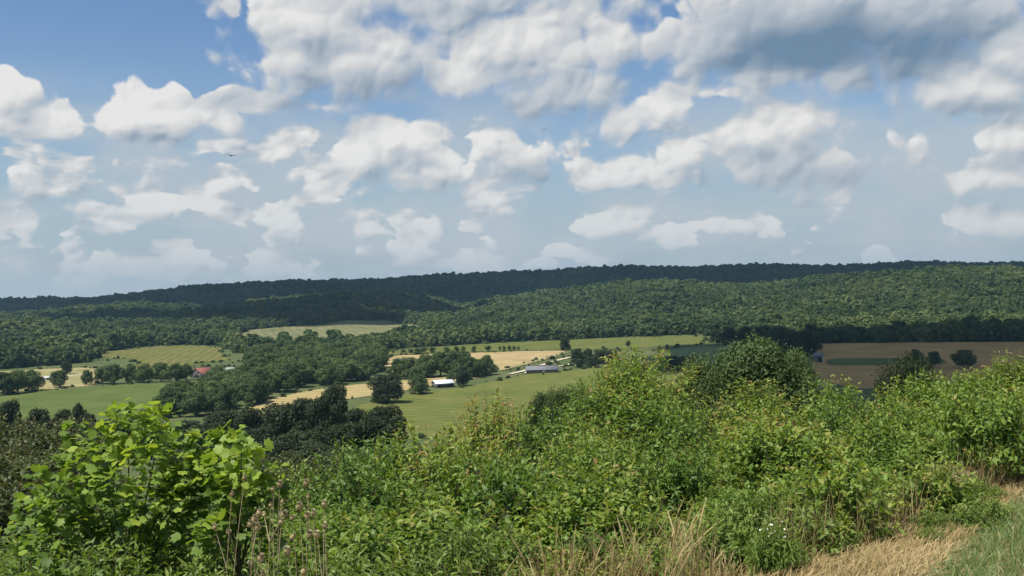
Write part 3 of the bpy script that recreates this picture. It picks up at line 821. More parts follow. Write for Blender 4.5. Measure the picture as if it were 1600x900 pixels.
# weedy margins and low scrub between the fields
def scrub_points():
    r = np.random.default_rng(33); out = []
    for F in FIELDS[:8]:
        n = len(F)
        for i in range(n):
            a_, b_ = F[i], F[(i + 1) % n]; L = np.linalg.norm(b_ - a_); m = int(L / 5.5)
            if m: 
                q = a_ + (b_ - a_) * r.uniform(0, 1, m)[:, None] + r.normal(0, 1.6, (m, 2)); out.append(q[r.uniform(size=m) < .5])
    q = np.column_stack([r.uniform(-700, 700, 5200), r.uniform(420, 1150, 5200)])
    k = vnoise(q[:, 0], q[:, 1], 60., 4) > .12
    for F in FIELDS: k &= ~inpoly(q[:, 0], q[:, 1], F)
    out.append(q[k])
    P = np.concatenate(out); return np.column_stack([P, T(P[:, 0], P[:, 1]) - .15])
SP = scrub_points()
sm_ = bpy.data.meshes.new('scrub'); sm_.vertices.add(len(SP)); sm_.vertices.foreach_set('co', SP.astype(np.float32).ravel())
a = sm_.attributes.new('size', 'FLOAT_VECTOR', 'POINT'); hh = r.uniform(.8, 2.6, len(SP)) * r.uniform(.6, 1.4, len(SP)); ww = hh * r.uniform(1.1, 2.2, len(SP))
a.data.foreach_set('vector', np.column_stack([ww, ww, hh]).astype(np.float32).ravel())
a = sm_.attributes.new('spin', 'FLOAT_VECTOR', 'POINT'); a.data.foreach_set('vector', np.column_stack([np.zeros(len(SP)), np.zeros(len(SP)), r.uniform(0, 6.28, len(SP))]).astype(np.float32).ravel())
sm_.update()
scrub = tag(obj('scrub', sm_), 'low green scrub scattered along the field edges in the valley', 'scrub', kind='stuff')
scrub.modifiers.new('bushes', 'NODES').node_group = gn
print('forest trees', len(FP), 'objects', len(bpy.data.objects))

# ------------------------------------------------------------------ clouds overhead (out of the picture) that shade the far ridge and the bare field
m_cloud, N, out = mat('cloud')
N.l.new(principled(N, (.85, .86, .88), 1.0, 0.0), out.inputs[0])
def cloud(name, shadow_xy, zb, rx, ry, rz, seed, nb=26):
    """cumulus whose shadow falls round shadow_xy on the ground"""
    k = zb / SUN.z; c = np.array([shadow_xy[0] + SUN.x * k, shadow_xy[1] + SUN.y * k, zb])
    r = np.random.default_rng(seed); bm = bmesh.new()
    for i in range(nb):
        a = r.uniform(0, 6.28); q = math.sqrt(r.uniform(0, 1)) * .82
        rr = r.uniform(.22, .42)
        o = np.array([q * math.cos(a) * rx, q * math.sin(a) * ry, r.uniform(0, .5) * rz * (1 - q)])
        M = Matrix.Translation(Vector(c + o)) @ Matrix.Diagonal((rr * rx, rr * ry, rz * r.uniform(.35, .6) * (1.2 - .6 * q), 1))
        bmesh.ops.create_icosphere(bm, subdivisions=4, radius=1.0, matrix=M)
    me = bpy.data.meshes.new(name)
    V = np.array([v.co[:] for v in bm.verts]); d = V - c
    nse = vnoise(V[:, 0], V[:, 1] + V[:, 2], 150., seed) * 60 + vnoise(V[:, 0] + V[:, 2], V[:, 1], 50., seed + 2) * 25
    V += unit(d / np.array([rx, ry, rz])) * nse[:, None]
    V[:, 2] = np.maximum(V[:, 2], c[2] - 20 + .1 * (V[:, 2] - c[2]))        # flat base
    for v, q in zip(bm.verts, V): v.co = q
    bm.to_mesh(me); bm.free()
    for p in me.polygons: p.use_smooth = True
    me.materials.append(m_cloud)
    return tag(obj(name, me), kind='structure')
cloud('cloud', (-300, 3050), 2300, 1500, 560, 600, 3, 40)
cloud('cloud', (1250, 3150), 2300, 900, 520, 500, 8, 26)
cloud('cloud', (600, 790), 2000, 480, 370, 260, 5, 40)
cloud('cloud', (-480, 1950), 2200, 420, 260, 300, 6, 20)

# ------------------------------------------------------------------ farm buildings
m_white = plain_mat('white metal roofing', (.74, .75, .77), .45, .06, .8, .4)
m_greyroof = plain_mat('grey shingle roof', (.16, .165, .185), .8, .15, 1.2)
m_brick = plain_mat('brown brick wall', (.13, .10, .085), .9, .2, 2.)
m_redroof = plain_mat('rusty red roofing', (.34, .13, .10), .7, .25, .6)
m_board = plain_mat('weathered grey boards', (.13, .12, .115), .9, .25, 1.5)
m_shade = plain_mat('painted interior shade', (.03, .028, .025), .9, .2, 1.)  # near black colour carries the shade of barn and shed openings
m_trim = plain_mat('white paint', (.72, .72, .70), .6, .05, 2.)
m_glass = plain_mat('window glass', (.03, .035, .04), .1, .1, 1., .6)
m_tyre = plain_mat('black rubber', (.02, .02, .02), .9, .1, 3.)

def gable(e, L, Wd, hw, hr, wall_m, roof_m, over=.6, ridge_x=True):
    """walls as thin boxes, gable triangles and two roof panels; ridge along x"""
    b = MB(); t = .2
    for (x0, x1, y0, y1) in ((-L / 2, L / 2, -Wd / 2, -Wd / 2 + t), (-L / 2, L / 2, Wd / 2 - t, Wd / 2), (-L / 2, -L / 2 + t, -Wd / 2 + t, Wd / 2 - t), (L / 2 - t, L / 2, -Wd / 2 + t, Wd / 2 - t)):
        b.box(x0, x1, y0, y1, -.6, hw)
    for x in (-L / 2, L / 2 - t):
        b.add([(x, -Wd / 2 + .01, hw), (x, Wd / 2 - .01, hw), (x, 0, hw + hr - .02), (x + t, -Wd / 2 + .01, hw), (x + t, Wd / 2 - .01, hw), (x + t, 0, hw + hr - .02)],
              [(0, 1, 4, 3), (1, 2, 5, 4), (2, 0, 3, 5)], [(0, 2, 1), (3, 4, 5)])
    obj('wall', b.mesh('wall', wall_m), e)
    sl = hr / (Wd / 2)
    for s in (-1, 1):
        b = MB(); ye = s * (Wd / 2 + over); ze = hw - over * sl
        x0, x1 = -L / 2 - over, L / 2 + over
        b.add([(x0, 0, hw + hr + .05), (x1, 0, hw + hr + .05), (x1, ye, ze + .05), (x0, ye, ze + .05),
               (x0, 0, hw + hr + .25), (x1, 0, hw + hr + .25), (x1, ye, ze + .25), (x0, ye, ze + .25)],
              [(4, 5, 6, 7), (0, 3, 2, 1), (3, 7, 6, 2), (0, 4, 7, 3), (1, 2, 6, 5)])
        ro = obj('roof_panel', b.mesh('roof_panel', roof_m), e)
        if roof_m in (m_white, m_redroof):
            rb = MB()
            for x in np.arange(x0 + .6, x1, 1.2):
                rb.add([(x - .05, .0, hw + hr + .255), (x + .05, 0, hw + hr + .255), (x + .05, ye, ze + .255), (x - .05, ye, ze + .255),
                        (x - .05, .0, hw + hr + .33), (x + .05, 0, hw + hr + .33), (x + .05, ye, ze + .33), (x - .05, ye, ze + .33)],
                       [(4, 5, 6, 7), (3, 7, 6, 2), (0, 4, 7, 3), (1, 2, 6, 5)])
            obj('seam', rb.mesh('seam', roof_m), ro)
    b = MB(); b.box(-L / 2 - over, L / 2 + over, -.15, .15, hw + hr + .1, hw + hr + .36); obj('ridge_cap', b.mesh('ridge_cap', roof_m), e)

def part_box(name, e, m, *dims):
    b = MB(); b.box(*dims); return obj(name, b.mesh(name, m), e)

def base_at(px, py, name, rz, label, cat):
    p = hit(px, py); e = empty(name, (p[0], p[1], p[2]), rz); tag(e, label, cat); return e

# long grey roofed farmhouse
e = base_at(847, 582.5, 'farmhouse', math.radians(2), 'long low brown farmhouse with a grey roof beside the pasture', 'house')
gable(e, 25., 9., 2.9, 2.3, m_brick, m_greyroof, .7)
for x in (-10.5, -7, -3.6, 4., 7.3, 10.6):
    f = part_box('window', e, m_trim, x - .75, x + .75, -4.56, -4.50, 1.0, 2.3)
    part_box('pane', f, m_glass, x - .62, x + .62, -4.60, -4.563, 1.13, 2.17)
part_box('door', e, m_trim, .1, 1.1, -4.57, -4.50, .05, 2.15)
part_box('chimney', e, m_brick, 3.2, 4.1, .5, 1.4, 4.2, 6.3)
part_box('porch_post', e, m_trim, 1.45, 1.6, -5.1, -4.95, -.3, 2.62)
# white roofed open barn
e = base_at(692, 604.5, 'barn', math.radians(24), 'open sided barn with a bright white metal roof', 'barn')
gable(e, 13., 10.5, 3.0, 1.7, m_board, m_white, .8)
part_box('opening_shade', e, m_shade, -5.2, 5.6, -5.33, -5.27, -.2, 2.6)  # dark panel over the closed wall, painted as the shade of an open side
for x in (-5.9, -2.9, .1, 3.1, 6.0): part_box('post', e, m_board, x - .14, x + .14, -5.62, -5.34, -.4, 2.6)
# red roofed barn and grey roofed house on the far side of the left meadow
e = base_at(316, 589, 'barn', math.radians(62), 'old barn with a rusty red roof among the meadow trees', 'barn')
gable(e, 13., 11.5, 3.6, 3.8, m_board, m_redroof, .6)
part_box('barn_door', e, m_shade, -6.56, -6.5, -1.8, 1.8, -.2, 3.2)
e = base_at(366, 585, 'farm_shed', math.radians(-12), 'pale grey roofed shed behind the trees by the red roofed barn', 'shed')
gable(e, 12., 9., 3.2, 2.2, m_board, plain_mat('pale grey roofing', (.33, .35, .37), .6, .15, .8), .5)
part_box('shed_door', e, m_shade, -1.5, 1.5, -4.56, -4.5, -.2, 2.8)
e = base_at(14, 566, 'farmhouse', math.radians(10), 'white roofed building among the trees behind the straw pasture', 'house')
gable(e, 18., 9., 5.2, 2.5, m_board, m_white, .6)
part_box('door', e, m_trim, -.5, .5, -4.57, -4.5, .0, 2.1)
e = base_at(77, 594, 'farm_shed', math.radians(8), 'low pale shed standing in the straw pasture', 'shed')
gable(e, 9., 5., 2.2, .9, m_trim, plain_mat('dull tin roofing', (.42, .41, .39), .6, .2, .8), .4)
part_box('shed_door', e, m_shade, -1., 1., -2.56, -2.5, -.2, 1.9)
# weathered shed at the corner of the bare field
e = base_at(1279, 566, 'field_shed', math.radians(-20), 'weathered shed at the corner of the bare brown field', 'shed')
gable(e, 7., 6., 5.4, 2.2, m_board, m_greyroof, .4)
part_box('shed_door', e, m_shade, -.2, 2.6, -3.06, -3.0, -.2, 4.2)  # near black panel stands in for the shaded opening
part_box('corner_post', e, m_trim, 3.52, 3.85, -3.3, -2.95, -.3, 5.1)
# white fence rail by the left farm
e = base_at(120, 588.5, 'rail_fence', math.radians(6), 'short white rail fence across the straw pasture', 'fence')
for x in np.arange(-7, 7.1, 2.8): part_box('post', e, m_trim, x - .09, x + .09, -.09, .09, -.4, 1.35)
for z in (.55, 1.05): part_box('rail', e, m_trim, -7.2, 7.2, -.15, -.092, z, z + .16)
# parked pickup at the farmhouse
e = base_at(825, 583.5, 'pickup_truck', math.radians(4), 'white pickup parked at the end of the farmhouse', 'truck')
b = MB(); b.prism([(-2.6, .45), (2.6, .45), (2.65, .8), (2.5, 1.05), (1.2, 1.15), (-2.6, 1.15)], -.95, .95)
obj('body', b.mesh('body', m_trim), e)
b = MB(); b.prism([(-.7, 1.152), (1.25, 1.152), (.75, 1.8), (-.55, 1.82)], -.82, .82); obj('cab', b.mesh('cab', m_trim), e)
b = MB(); b.prism([(-.45, 1.25), (.95, 1.25), (.62, 1.7), (-.4, 1.72)], -.835, -.822); obj('window', b.mesh('window', m_glass), e)
for x in (-1.7, 1.65):
    for y in (-.98, .76):
        b = MB(); b.tube([(x, y, .38), (x, y + .22, .38)], [.38, .38], 12); b.tube([(x, y, .38), (x, y + .001, .38)], [.38, .01], 12)
        obj('wheel', b.mesh('wheel', m_tyre), e)

# ------------------------------------------------------------------ foreground plants
def tubes_joined(paths, name, m):
    b = MB()
    for pts, rad, sides in paths: b.tube(pts, rad, sides)
    return b.mesh(name, m, True)

def shoot_plant(seed, H, Wd, nshoot, leaf, lw, nleaf, tv, tf, mat_l, depth=1.5, droop=.55, reach=.5, mains=7, tip_red=.0, upright=.5, tint0=.35, stem_m=None):
    """shrub of many leafy shoots: returns (stems mesh, foliage mesh)"""
    r = np.random.default_rng(seed); paths = []; P, D, Z, TI, SZ = [], [], [], [], []
    mains_p = []
    for i in range(mains):
        a = i * 2.4 + r.uniform(-.4, .4); q = Wd * .33 * math.sqrt((i + .5) / mains)
        t = np.linspace(0, 1, 6)[:, None]
        base = np.array([math.cos(a) * .05, math.sin(a) * .05, -.12])
        top = np.array([math.cos(a) * q, math.sin(a) * q, H * r.uniform(.62, .85)])
        pts = base + (top - base) * t + np.array([math.cos(a), math.sin(a), 0]) * (np.sin(t * math.pi) * .06)
        mains_p.append(pts); paths.append((pts, np.linspace(.014, .005, 6) * (H / 1.5), 5))
    for k in range(nshoot):
        a = r.uniform(0, 6.283)
        # end point on an uneven dome: a few bulges, fuller on top
        ct = r.uniform(.02, 1.) ** .85; sn = math.sqrt(max(.0, 1 - ct * ct))
        R = min(depth, .84 * H); zc = H - R
        bul = 1 + .13 * math.sin(3 * a + seed) * sn + .10 * math.sin(5 * a + 2.1 * seed) * sn + r.normal(0, .05)
        inner = r.uniform(.55, 1.0) if r.uniform() < .35 else 1.0
        tip = np.array([math.cos(a) * sn * Wd * .52 * bul * inner, math.sin(a) * sn * Wd * .52 * bul * inner, zc + R * ct * (.93 + .07 * bul) * (.6 + .4 * inner)])
        mp = mains_p[r.integers(mains)]; b0 = mp[r.integers(2, 6)]
        L = reach * r.uniform(.6, 1.1)
        outw = unit(np.array([tip[0], tip[1], max(.05, (tip[2] - zc)) * 1.1 + .12])); b0 = b0 * .35 + (tip - outw * L) * .65
        if np.linalg.norm(tip - b0) > L * 1.6: b0 = tip - unit(tip - b0) * L * 1.6
        t = np.linspace(0, 1, 7)[:, None]
        up = np.array([0, 0, 1.0])
        pts = b0 + (tip - b0) * t + up * (np.sin(t * math.pi) * -.06 * L) * upright
        paths.append((pts, np.linspace(.0045, .0016, 7), 4))
        s = np.linspace(.22, 1.0, nleaf) + r.normal(0, .015, nleaf)
        pp = np.stack([np.interp(s, t[:, 0], pts[:, j]) for j in range(3)], 1)
        ax = unit(pts[-1] - pts[-3])
        e1 = unit(np.cross(ax, np.array([.2, .3, 1.0]))); e2 = np.cross(ax, e1)
        ph = np.arange(nleaf) * 2.4 + r.uniform(0, 6.28)
        out_ = np.cos(ph)[:, None] * e1 + np.sin(ph)[:, None] * e2
        along = np.clip((s - .2) / .8, 0, 1)[:, None]
        dirv = unit(out_ * (1.15 - .5 * along) + ax * (.22 + .5 * along) + up * (.16 - droop * (1.15 - .6 * along)) + r.normal(0, .2, (nleaf, 3)))
        P.append(pp); D.append(dirv); Z.append(unit(up + out_ * -.2 + r.normal(0, .28, (nleaf, 3))))
        TI.append(np.clip(tint0 + .30 * along[:, 0] ** 2 + r.normal(0, .09, nleaf) + r.normal(0, .07) + tip_red * (along[:, 0] > .85) * r.uniform(0, 1), 0, 1))
        SZ.append(leaf * (1.05 - .35 * along[:, 0]) * r.uniform(.7, 1.2, nleaf))
    P = np.concatenate(P); D = np.concatenate(D); Z = np.concatenate(Z); TI = np.concatenate(TI); SZ = np.concatenate(SZ)
    fr = frames(D, Z, r.normal(0, .35, len(P)))
    V, F, ti = scatter(tv, tf, P, fr, np.stack([SZ * lw, SZ, SZ], 1), TI)
    return tubes_joined(paths, 'stems', stem_m or m_stem), np_mesh('foliage', V, F, ti, mat_l)

KIND = {}
def family(fam, heights, nvar, **kw):
    """plants of one kind in several real heights, so that leaves keep their size"""
    KIND[fam] = []
    for h in heights:
        for v in range(nvar):
            k = dict(kw); wd = k.pop('wd'); wd = min(wd, .45 + 1.0 * h); ns = int(k.pop('ns') * (wd / kw['wd']) ** 1.3)
            args = [300 + 17 * len(KIND[fam]) + len(fam), h, wd, ns] + [k.pop(q) for q in ('leaf', 'lw', 'nl', 'tv', 'tf', 'm')]
            KIND[fam].append((shoot_plant(*args, **k), h, wd))
family('lance', (.6, .9, 1.3, 1.8, 2.4, 3.1), 2, wd=1.75, ns=210, leaf=.10, lw=.42, nl=14, tv=LANCE_V, tf=LANCE_F, m=m_thick, tip_red=.06)
family('tall', (.9, 1.4, 2.0, 2.7, 3.4), 2, wd=1.4, ns=130, leaf=.12, lw=.34, nl=15, tv=LANCE_V, tf=LANCE_F, m=m_thick, droop=.55, tint0=.42, tip_red=.06)
family('oval', (.6, .9, 1.3, 1.8, 2.4, 3.1), 1, wd=1.7, ns=170, leaf=.085, lw=.62, nl=14, tv=OVAL_V, tf=OVAL_F, m=m_thick, droop=.2, tint0=.28, tip_red=.05)
family('weed', (.3, .5, .75, 1.05, 1.4), 2, wd=1.0, ns=110, leaf=.075, lw=.36, nl=16, tv=LANCE_V, tf=LANCE_F, m=m_weed, reach=.34, mains=9, upright=.2, depth=.9)
family('long', (.5, .75, 1.05, 1.4), 1, wd=.9, ns=55, leaf=.14, lw=.22, nl=13, tv=LANCE_V, tf=LANCE_F, m=m_weed, droop=.6, reach=.4, tint0=.42, depth=.9)
family('dull', (1.8, 2.6, 3.6, 5.0), 2, wd=2.3, ns=230, leaf=.12, lw=.62, nl=16, tv=OVAL_V, tf=OVAL_F, m=m_brownbush, droop=.25, reach=.6, mains=9, tint0=.36, tip_red=.06, depth=2.2)

def shrub(fam, x, y, top_z, wid, label, group, name='shrub', cat='shrub'):
    g = float(T(x, y)); h = max(top_z - g, .10)
    best = sorted(KIND[fam], key=lambda k: abs(math.log(k[1] / h)))
    best = [k for k in best if k[1] == best[0][1]]
    (st, fo), H, Wd = random.choice(best)
    sz = h / H; sx = min(max(wid / Wd, sz * .85), sz * 1.25)
    e = empty(name, (x, y, g), random.uniform(0, 6.28), (sx, sx, sz))
    obj('stems', st, e); tag(obj('foliage', fo, e), kind='stuff')
    return tag(e, label, cat, group)

# top edge of the thicket in the photograph (px -> py) and the front edge of what is seen of it
TOPX = [-200, 0, 60, 330, 420, 450, 500, 560, 600, 640, 700, 760, 810, 860, 920, 960, 990, 1030, 1060, 1110, 1150, 1200, 1270, 1340, 1400, 1445, 1475, 1530, 1600, 1800]
TOPY = [830, 810, 790, 745, 735, 728, 722, 700, 672, 632, 622, 618, 612, 602, 590, 572, 552, 560, 588, 596, 612, 592, 594, 606, 608, 590, 572, 566, 560, 556]
BOTX = [-200, 300, 700, 1000, 1150, 1250, 1350, 1430, 1480, 1600, 1800]
BOTY = [960, 945, 930, 905, 880, 858, 842, 820, 785, 725, 640]
def foot(px):
    """depth of the thicket's front edge"""
    return float(np.interp(px, [-200, 300, 700, 1000, 1150, 1300, 1430, 1600, 1800], [4.4, 4.6, 5.6, 6.8, 7.4, 8.0, 8.7, 10.6, 14.]))
rows = [.0, .7, 1.4, 2.2, 3.1, 4.1, 5.2, 6.4, 7.8]
for ri, dr in enumerate(rows):
    px = -170.
    while px < 1780:
        y = foot(px) + dr + random.uniform(-.3, .3)
        f = (ri + .9) / (len(rows) - .1)
        q = px + random.uniform(-25, 25)
        tp, bt = float(np.interp(q, TOPX, TOPY)), float(np.interp(q, BOTX, BOTY))
        f = min(1.0, f ** (.62 if q > 1130 else .85))
        py = bt + (tp - bt) * f + random.uniform(-34, 20) * (1.0 if ri < 7 else .55)
        if ri == 0: py = bt - (random.uniform(90, 170) if q > 1130 else random.uniform(40, 90))
        w = random.uniform(1.0, 1.9) * (.74 + .06 * ri)
        if 1140 < q < 1285 and y < 8.0: px += 60; continue      # the daisies grow here
        left = q < 520
        low = left or (ri < 3 and q < 760)
        p = at_depth(q, py, y)
        if low:
            k = random.choice(['weed'] * 4 + (['long'] * 2 if ri < 5 else []) + (['oval'] if ri > 4 else []))
            if y < 4.6: w *= .7
            lab, gr = ('narrow leaved green weed in the low growth below the bright sapling', 'low weeds around the bright sapling') if left else ('small leaved weed in the low growth behind the dry grass stalks', 'low weeds behind the dry grass')
            if y > 3.8: shrub(k, p[0], p[1], p[2], w * .9, lab, gr, 'weed', 'weed')
        else:
            k = random.choice(['lance'] * 4 + ['tall'] + ['oval'] * 3)
            kd = {'lance': 'lance leaved', 'tall': 'tall narrow leaved', 'oval': 'broad oval leaved'}[k]
            if q > 1290 and ri < 4: lab, gr = kd + ' shrub in the thicket edge along the straw path', 'thicket shrubs along the path'
            elif ri < 4: lab, gr = kd + ' shrub in the thicket right behind the dry grass', 'thicket shrubs behind the dry grass'
            elif q > 1040: lab, gr = kd + ' shrub along the thicket crest before the brown field', 'crest shrubs before the brown field'
            else: lab, gr = kd + ' shrub along the thicket crest before the pasture', 'crest shrubs before the pasture'
            shrub(k, p[0], p[1], p[2], w, lab, gr)
        px += w * FPX / y * .70

# particular shrubs
for (k, px, py, y, w, lab) in [
        ('tall', 985, 541, 15.5, 1.15, 'tallest pointed shrub of the thicket, standing up before the far pasture'),
        ('lance', 955, 566, 15.2, 1.0, 'shrub leaning against the tallest pointed shrub of the thicket'),
        ('oval', 545, 684, 9.5, .75, 'sparse shrub sprig standing out before the dark trees'),
        ('tall', 1578, 541, 17.5, .5, 'single bright sprig standing above the thicket before the brown field'),
        ('lance', 1385, 770, 9.0, 1.2, 'dense shrub filling the bend of the thicket edge above the straw path'),
        ('oval', 1420, 765, 9.4, 1.1, 'broad leaved shrub in the bend of the thicket edge'),
        ('lance', 1350, 775, 8.7, 1.1, 'rounded shrub between the daisies and the thicket bend'),
        ('tall', 1455, 574, 15.5, .8, 'upright shrub next to the dome shaped dark tree')]:
    p = at_depth(px, py, y); shrub(k, p[0], p[1], p[2], w, lab, None)
# dull bushes down the slope on the left
for (px, py, y, w) in [(20, 648, 24, 2.6), (70, 662, 22, 2.4), (110, 652, 26, 2.6), (-40, 655, 22, 2.6), (15, 690, 17, 2.2), (65, 700, 16, 2.0), (-30, 700, 16, 2.2), (110, 690, 18, 2.),
                       (20, 735, 13, 1.8), (60, 745, 12.5, 1.5), (-30, 745, 12.5, 1.8), (300, 690, 24, 2.4), (350, 702, 22, 2.4), (420, 712, 22, 2.4), (470, 716, 20, 2.2), (520, 712, 20, 2.), (600, 690, 20, 2.2), (450, 705, 30, 3), (380, 698, 32, 3), (520, 700, 32, 3)]:
    p = at_depth(px, py, y)
    if px < 150: lab, gr = 'dull brownish bush on the slope beside the bright sapling', 'dull bushes beside the bright sapling'
    else: lab, gr = 'dull bush in the dip below the clump of dark trees', 'dull bushes below the dark trees'
    shrub('dull', p[0], p[1], p[2], w, lab, gr, 'bush', 'bush')

# ------------------------------------------------------------------ the bright broad leaved sapling on the left
def lobed_leaf(seed):
    r = np.random.default_rng(seed)
    out_ = [(0, 0), (.30, .04), (.52, .22), (.40, .36), (.50, .62), (.36, .70), (.20, .66), (.0, .86)]
    R = [(x * r.uniform(.92, 1.08), y * r.uniform(.95, 1.05)) for x, y in out_[1:-1]]
    rim = [out_[0]] + R + [out_[-1]] + [(-x * r.uniform(.92, 1.08), y) for x, y in R[::-1]]
    V = [(0, .40, 0)] + [(x, y, .14 * abs(x) - .10 * y * y + r.normal(0, .012)) for x, y in rim]
    n = len(rim); F = [(0, 1 + i, 1 + (i + 1) % n) for i in range(n)]
    # petiole
    V += [(-.012, 0, .0), (.012, 0, 0), (0, -.30, -.05)]; F.append((n + 1, n + 3, n + 2))
    return np.array(V, float), np.array(F)
LL = [lobed_leaf(i) for i in range(4)]
leaf_me = [np_mesh('leaf', V, F, np.full(len(V), .5), m_poplar) for V, F in LL]

def sapling(lobes, y0, label, nobj, nstuff, seed, leafsize, base_px):
    """lobes: (px, py, radius px) of leafy shoots' heads, all near depth y0"""
    r = np.random.default_rng(seed)
    b = at_depth(base_px, 800, y0); g = float(T(b[0], b[1])); base = np.array([b[0], b[1], g])
    e = empty('broadleaf_sapling', tuple(base)); tag(e, label, 'sapling')
    paths = []; pos, drv, tnt = [], [], []
    tot = sum(q[2] ** 2 for q in lobes); n_all = nobj + nstuff
    crown_c = np.mean([at_depth(q[0], q[1], y0) for q in lobes], 0)
    paths.append((np.array([[0, 0, -.1], [.02, .01, .4], (crown_c - base) * .55, (crown_c - base) * .9]), np.array([.014, .012, .009, .006]), 6))
    for (px, py, rp) in lobes:
        c = at_depth(px, py, y0 + r.uniform(-.3, .35)); R = rp * y0 / FPX
        st = (crown_c - base) * .45 + base; t = np.linspace(0, 1, 5)[:, None]
        pts = st + (c - st) * t + np.array([0, 0, 1]) * np.sin(t * 3.14) * .05
        paths.append((pts - base, np.linspace(.009, .003, 5), 5))
        n = int(n_all * rp ** 2 / tot)
        d = unit(r.normal(size=(n, 3)) + np.array([0, -.15, .30])); rad = R * r.uniform(.25, 1.0, n) ** .6 * np.where(r.uniform(size=n) < .12, 1.35, 1.0)
        p = c + d * rad[:, None] * np.array([1, .9, .95])
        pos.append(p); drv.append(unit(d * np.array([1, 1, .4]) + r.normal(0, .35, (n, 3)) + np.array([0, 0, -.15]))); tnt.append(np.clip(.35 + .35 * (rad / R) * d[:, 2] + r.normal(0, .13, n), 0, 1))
    pos = np.concatenate(pos) - base; drv = np.concatenate(drv); tnt = np.concatenate(tnt)
    fr = frames(drv, unit(np.array([0, 0, 1.0]) + r.normal(0, .42, (len(pos), 3))), r.normal(0, .3, len(pos)))
    sz = leafsize * r.uniform(.6, 1.25, len(pos))
    front = np.argsort(pos[:, 1] - .6 * pos[:, 2])[:nobj]
    isf = np.zeros(len(pos), bool); isf[front] = True
    obj('stems', tubes_joined(paths, 'stems', m_stem), e)
    for i in np.nonzero(isf)[0]:
        o = obj('leaf', leaf_me[i % 4], e)
        M = Matrix([[fr[i, 0, k], fr[i, 1, k], fr[i, 2, k]] for k in range(3)]).to_4x4()
        o.matrix_local = Matrix.Translation(Vector(pos[i])) @ M @ Matrix.Diagonal((sz[i], sz[i], sz[i], 1))
    rest = ~isf
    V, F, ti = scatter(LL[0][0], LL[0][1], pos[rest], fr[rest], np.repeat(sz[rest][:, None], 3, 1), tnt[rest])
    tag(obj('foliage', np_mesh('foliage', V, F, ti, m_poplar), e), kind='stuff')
    return e
sapling([(225, 695, 50), (155, 702, 42), (285, 715, 40), (330, 722, 30), (60, 800, 34), (55, 745, 16), (300, 690, 20), (120, 672, 20), (340, 760, 34), (40, 830, 26), (180, 645, 16), (130, 745, 62), (210, 750, 75), (290, 760, 60), (95, 785, 45), (170, 800, 60), (250, 800, 60), (110, 830, 45), (80, 850, 50), (190, 850, 60), (260, 850, 50), (320, 820, 45), (200, 655, 35), (255, 655, 28), (320, 745, 45)],
        6.8, 'bright yellow green sapling with broad lobed leaves', 280, 1700, 4, .072, 200)
sapling([(355, 700, 38), (385, 730, 36), (345, 740, 40), (415, 760, 32), (375, 770, 40), (345, 680, 18), (378, 682, 14), (365, 815, 36), (405, 830, 34), (330, 835, 34)],
        6.3, 'smaller bright sapling with lobed leaves, leaning out beside the dried thistles', 130, 420, 9, .070, 370)

# ------------------------------------------------------------------ dried thistles on thin stalks
m_dry = plain_mat('dry tan stalk', (.34, .27, .16), .9, .3, 30.)
m_head = plain_mat('dry thistle head', (.36, .29, .15), .95, .35, 90.)
m_fluff = plain_mat('pale thistle down', (.52, .46, .30), 1.0, .15, 60.)
def thistle_head(seed):
    r = np.random.default_rng(seed); b = MB()
    n = 10
    prof = [(.0, -.012), (.008, -.011), (.014, -.003), (.015, .005), (.011, .012), (.013, .018)]
    V = [(q * math.cos(a), q * math.sin(a), z) for q, z in prof for a in np.arange(n) * 2 * math.pi / n]
    Q = [(i * n + j, i * n + (j + 1) % n, (i + 1) * n + (j + 1) % n, (i + 1) * n + j) for i in range(len(prof) - 1) for j in range(n)]
    b.add(V, Q)
    for i in range(40):                                     # bracts
        a = r.uniform(0, 6.28); z = r.uniform(-.01, .01); d = np.array([math.cos(a), math.sin(a), r.uniform(.0, .9)])
        p = np.array([math.cos(a) * .013, math.sin(a) * .013, z]); s = np.array([-math.sin(a), math.cos(a), 0]) * .0028
        b.add([p - s, p + s, p + unit(d) * .011], (), [(0, 1, 2)])
    f = MB()
    for i in range(60):                                     # tuft
        a = r.uniform(0, 6.28); d = unit(np.array([math.cos(a) * r.uniform(.1, 1), math.sin(a) * r.uniform(.1, 1), 1.0])); s = unit(np.cross(d, [.3, .2, .1])) * .0017
        p = np.array([0, 0, .012]); q = p + d * r.uniform(.012, .02)
        f.add([p - s, p + s, q + s, q - s], [(0, 1, 2, 3)])
    return b.mesh('seed_head', m_head), f.mesh('tuft', m_fluff)
TH = [thistle_head(i) for i in range(3)]
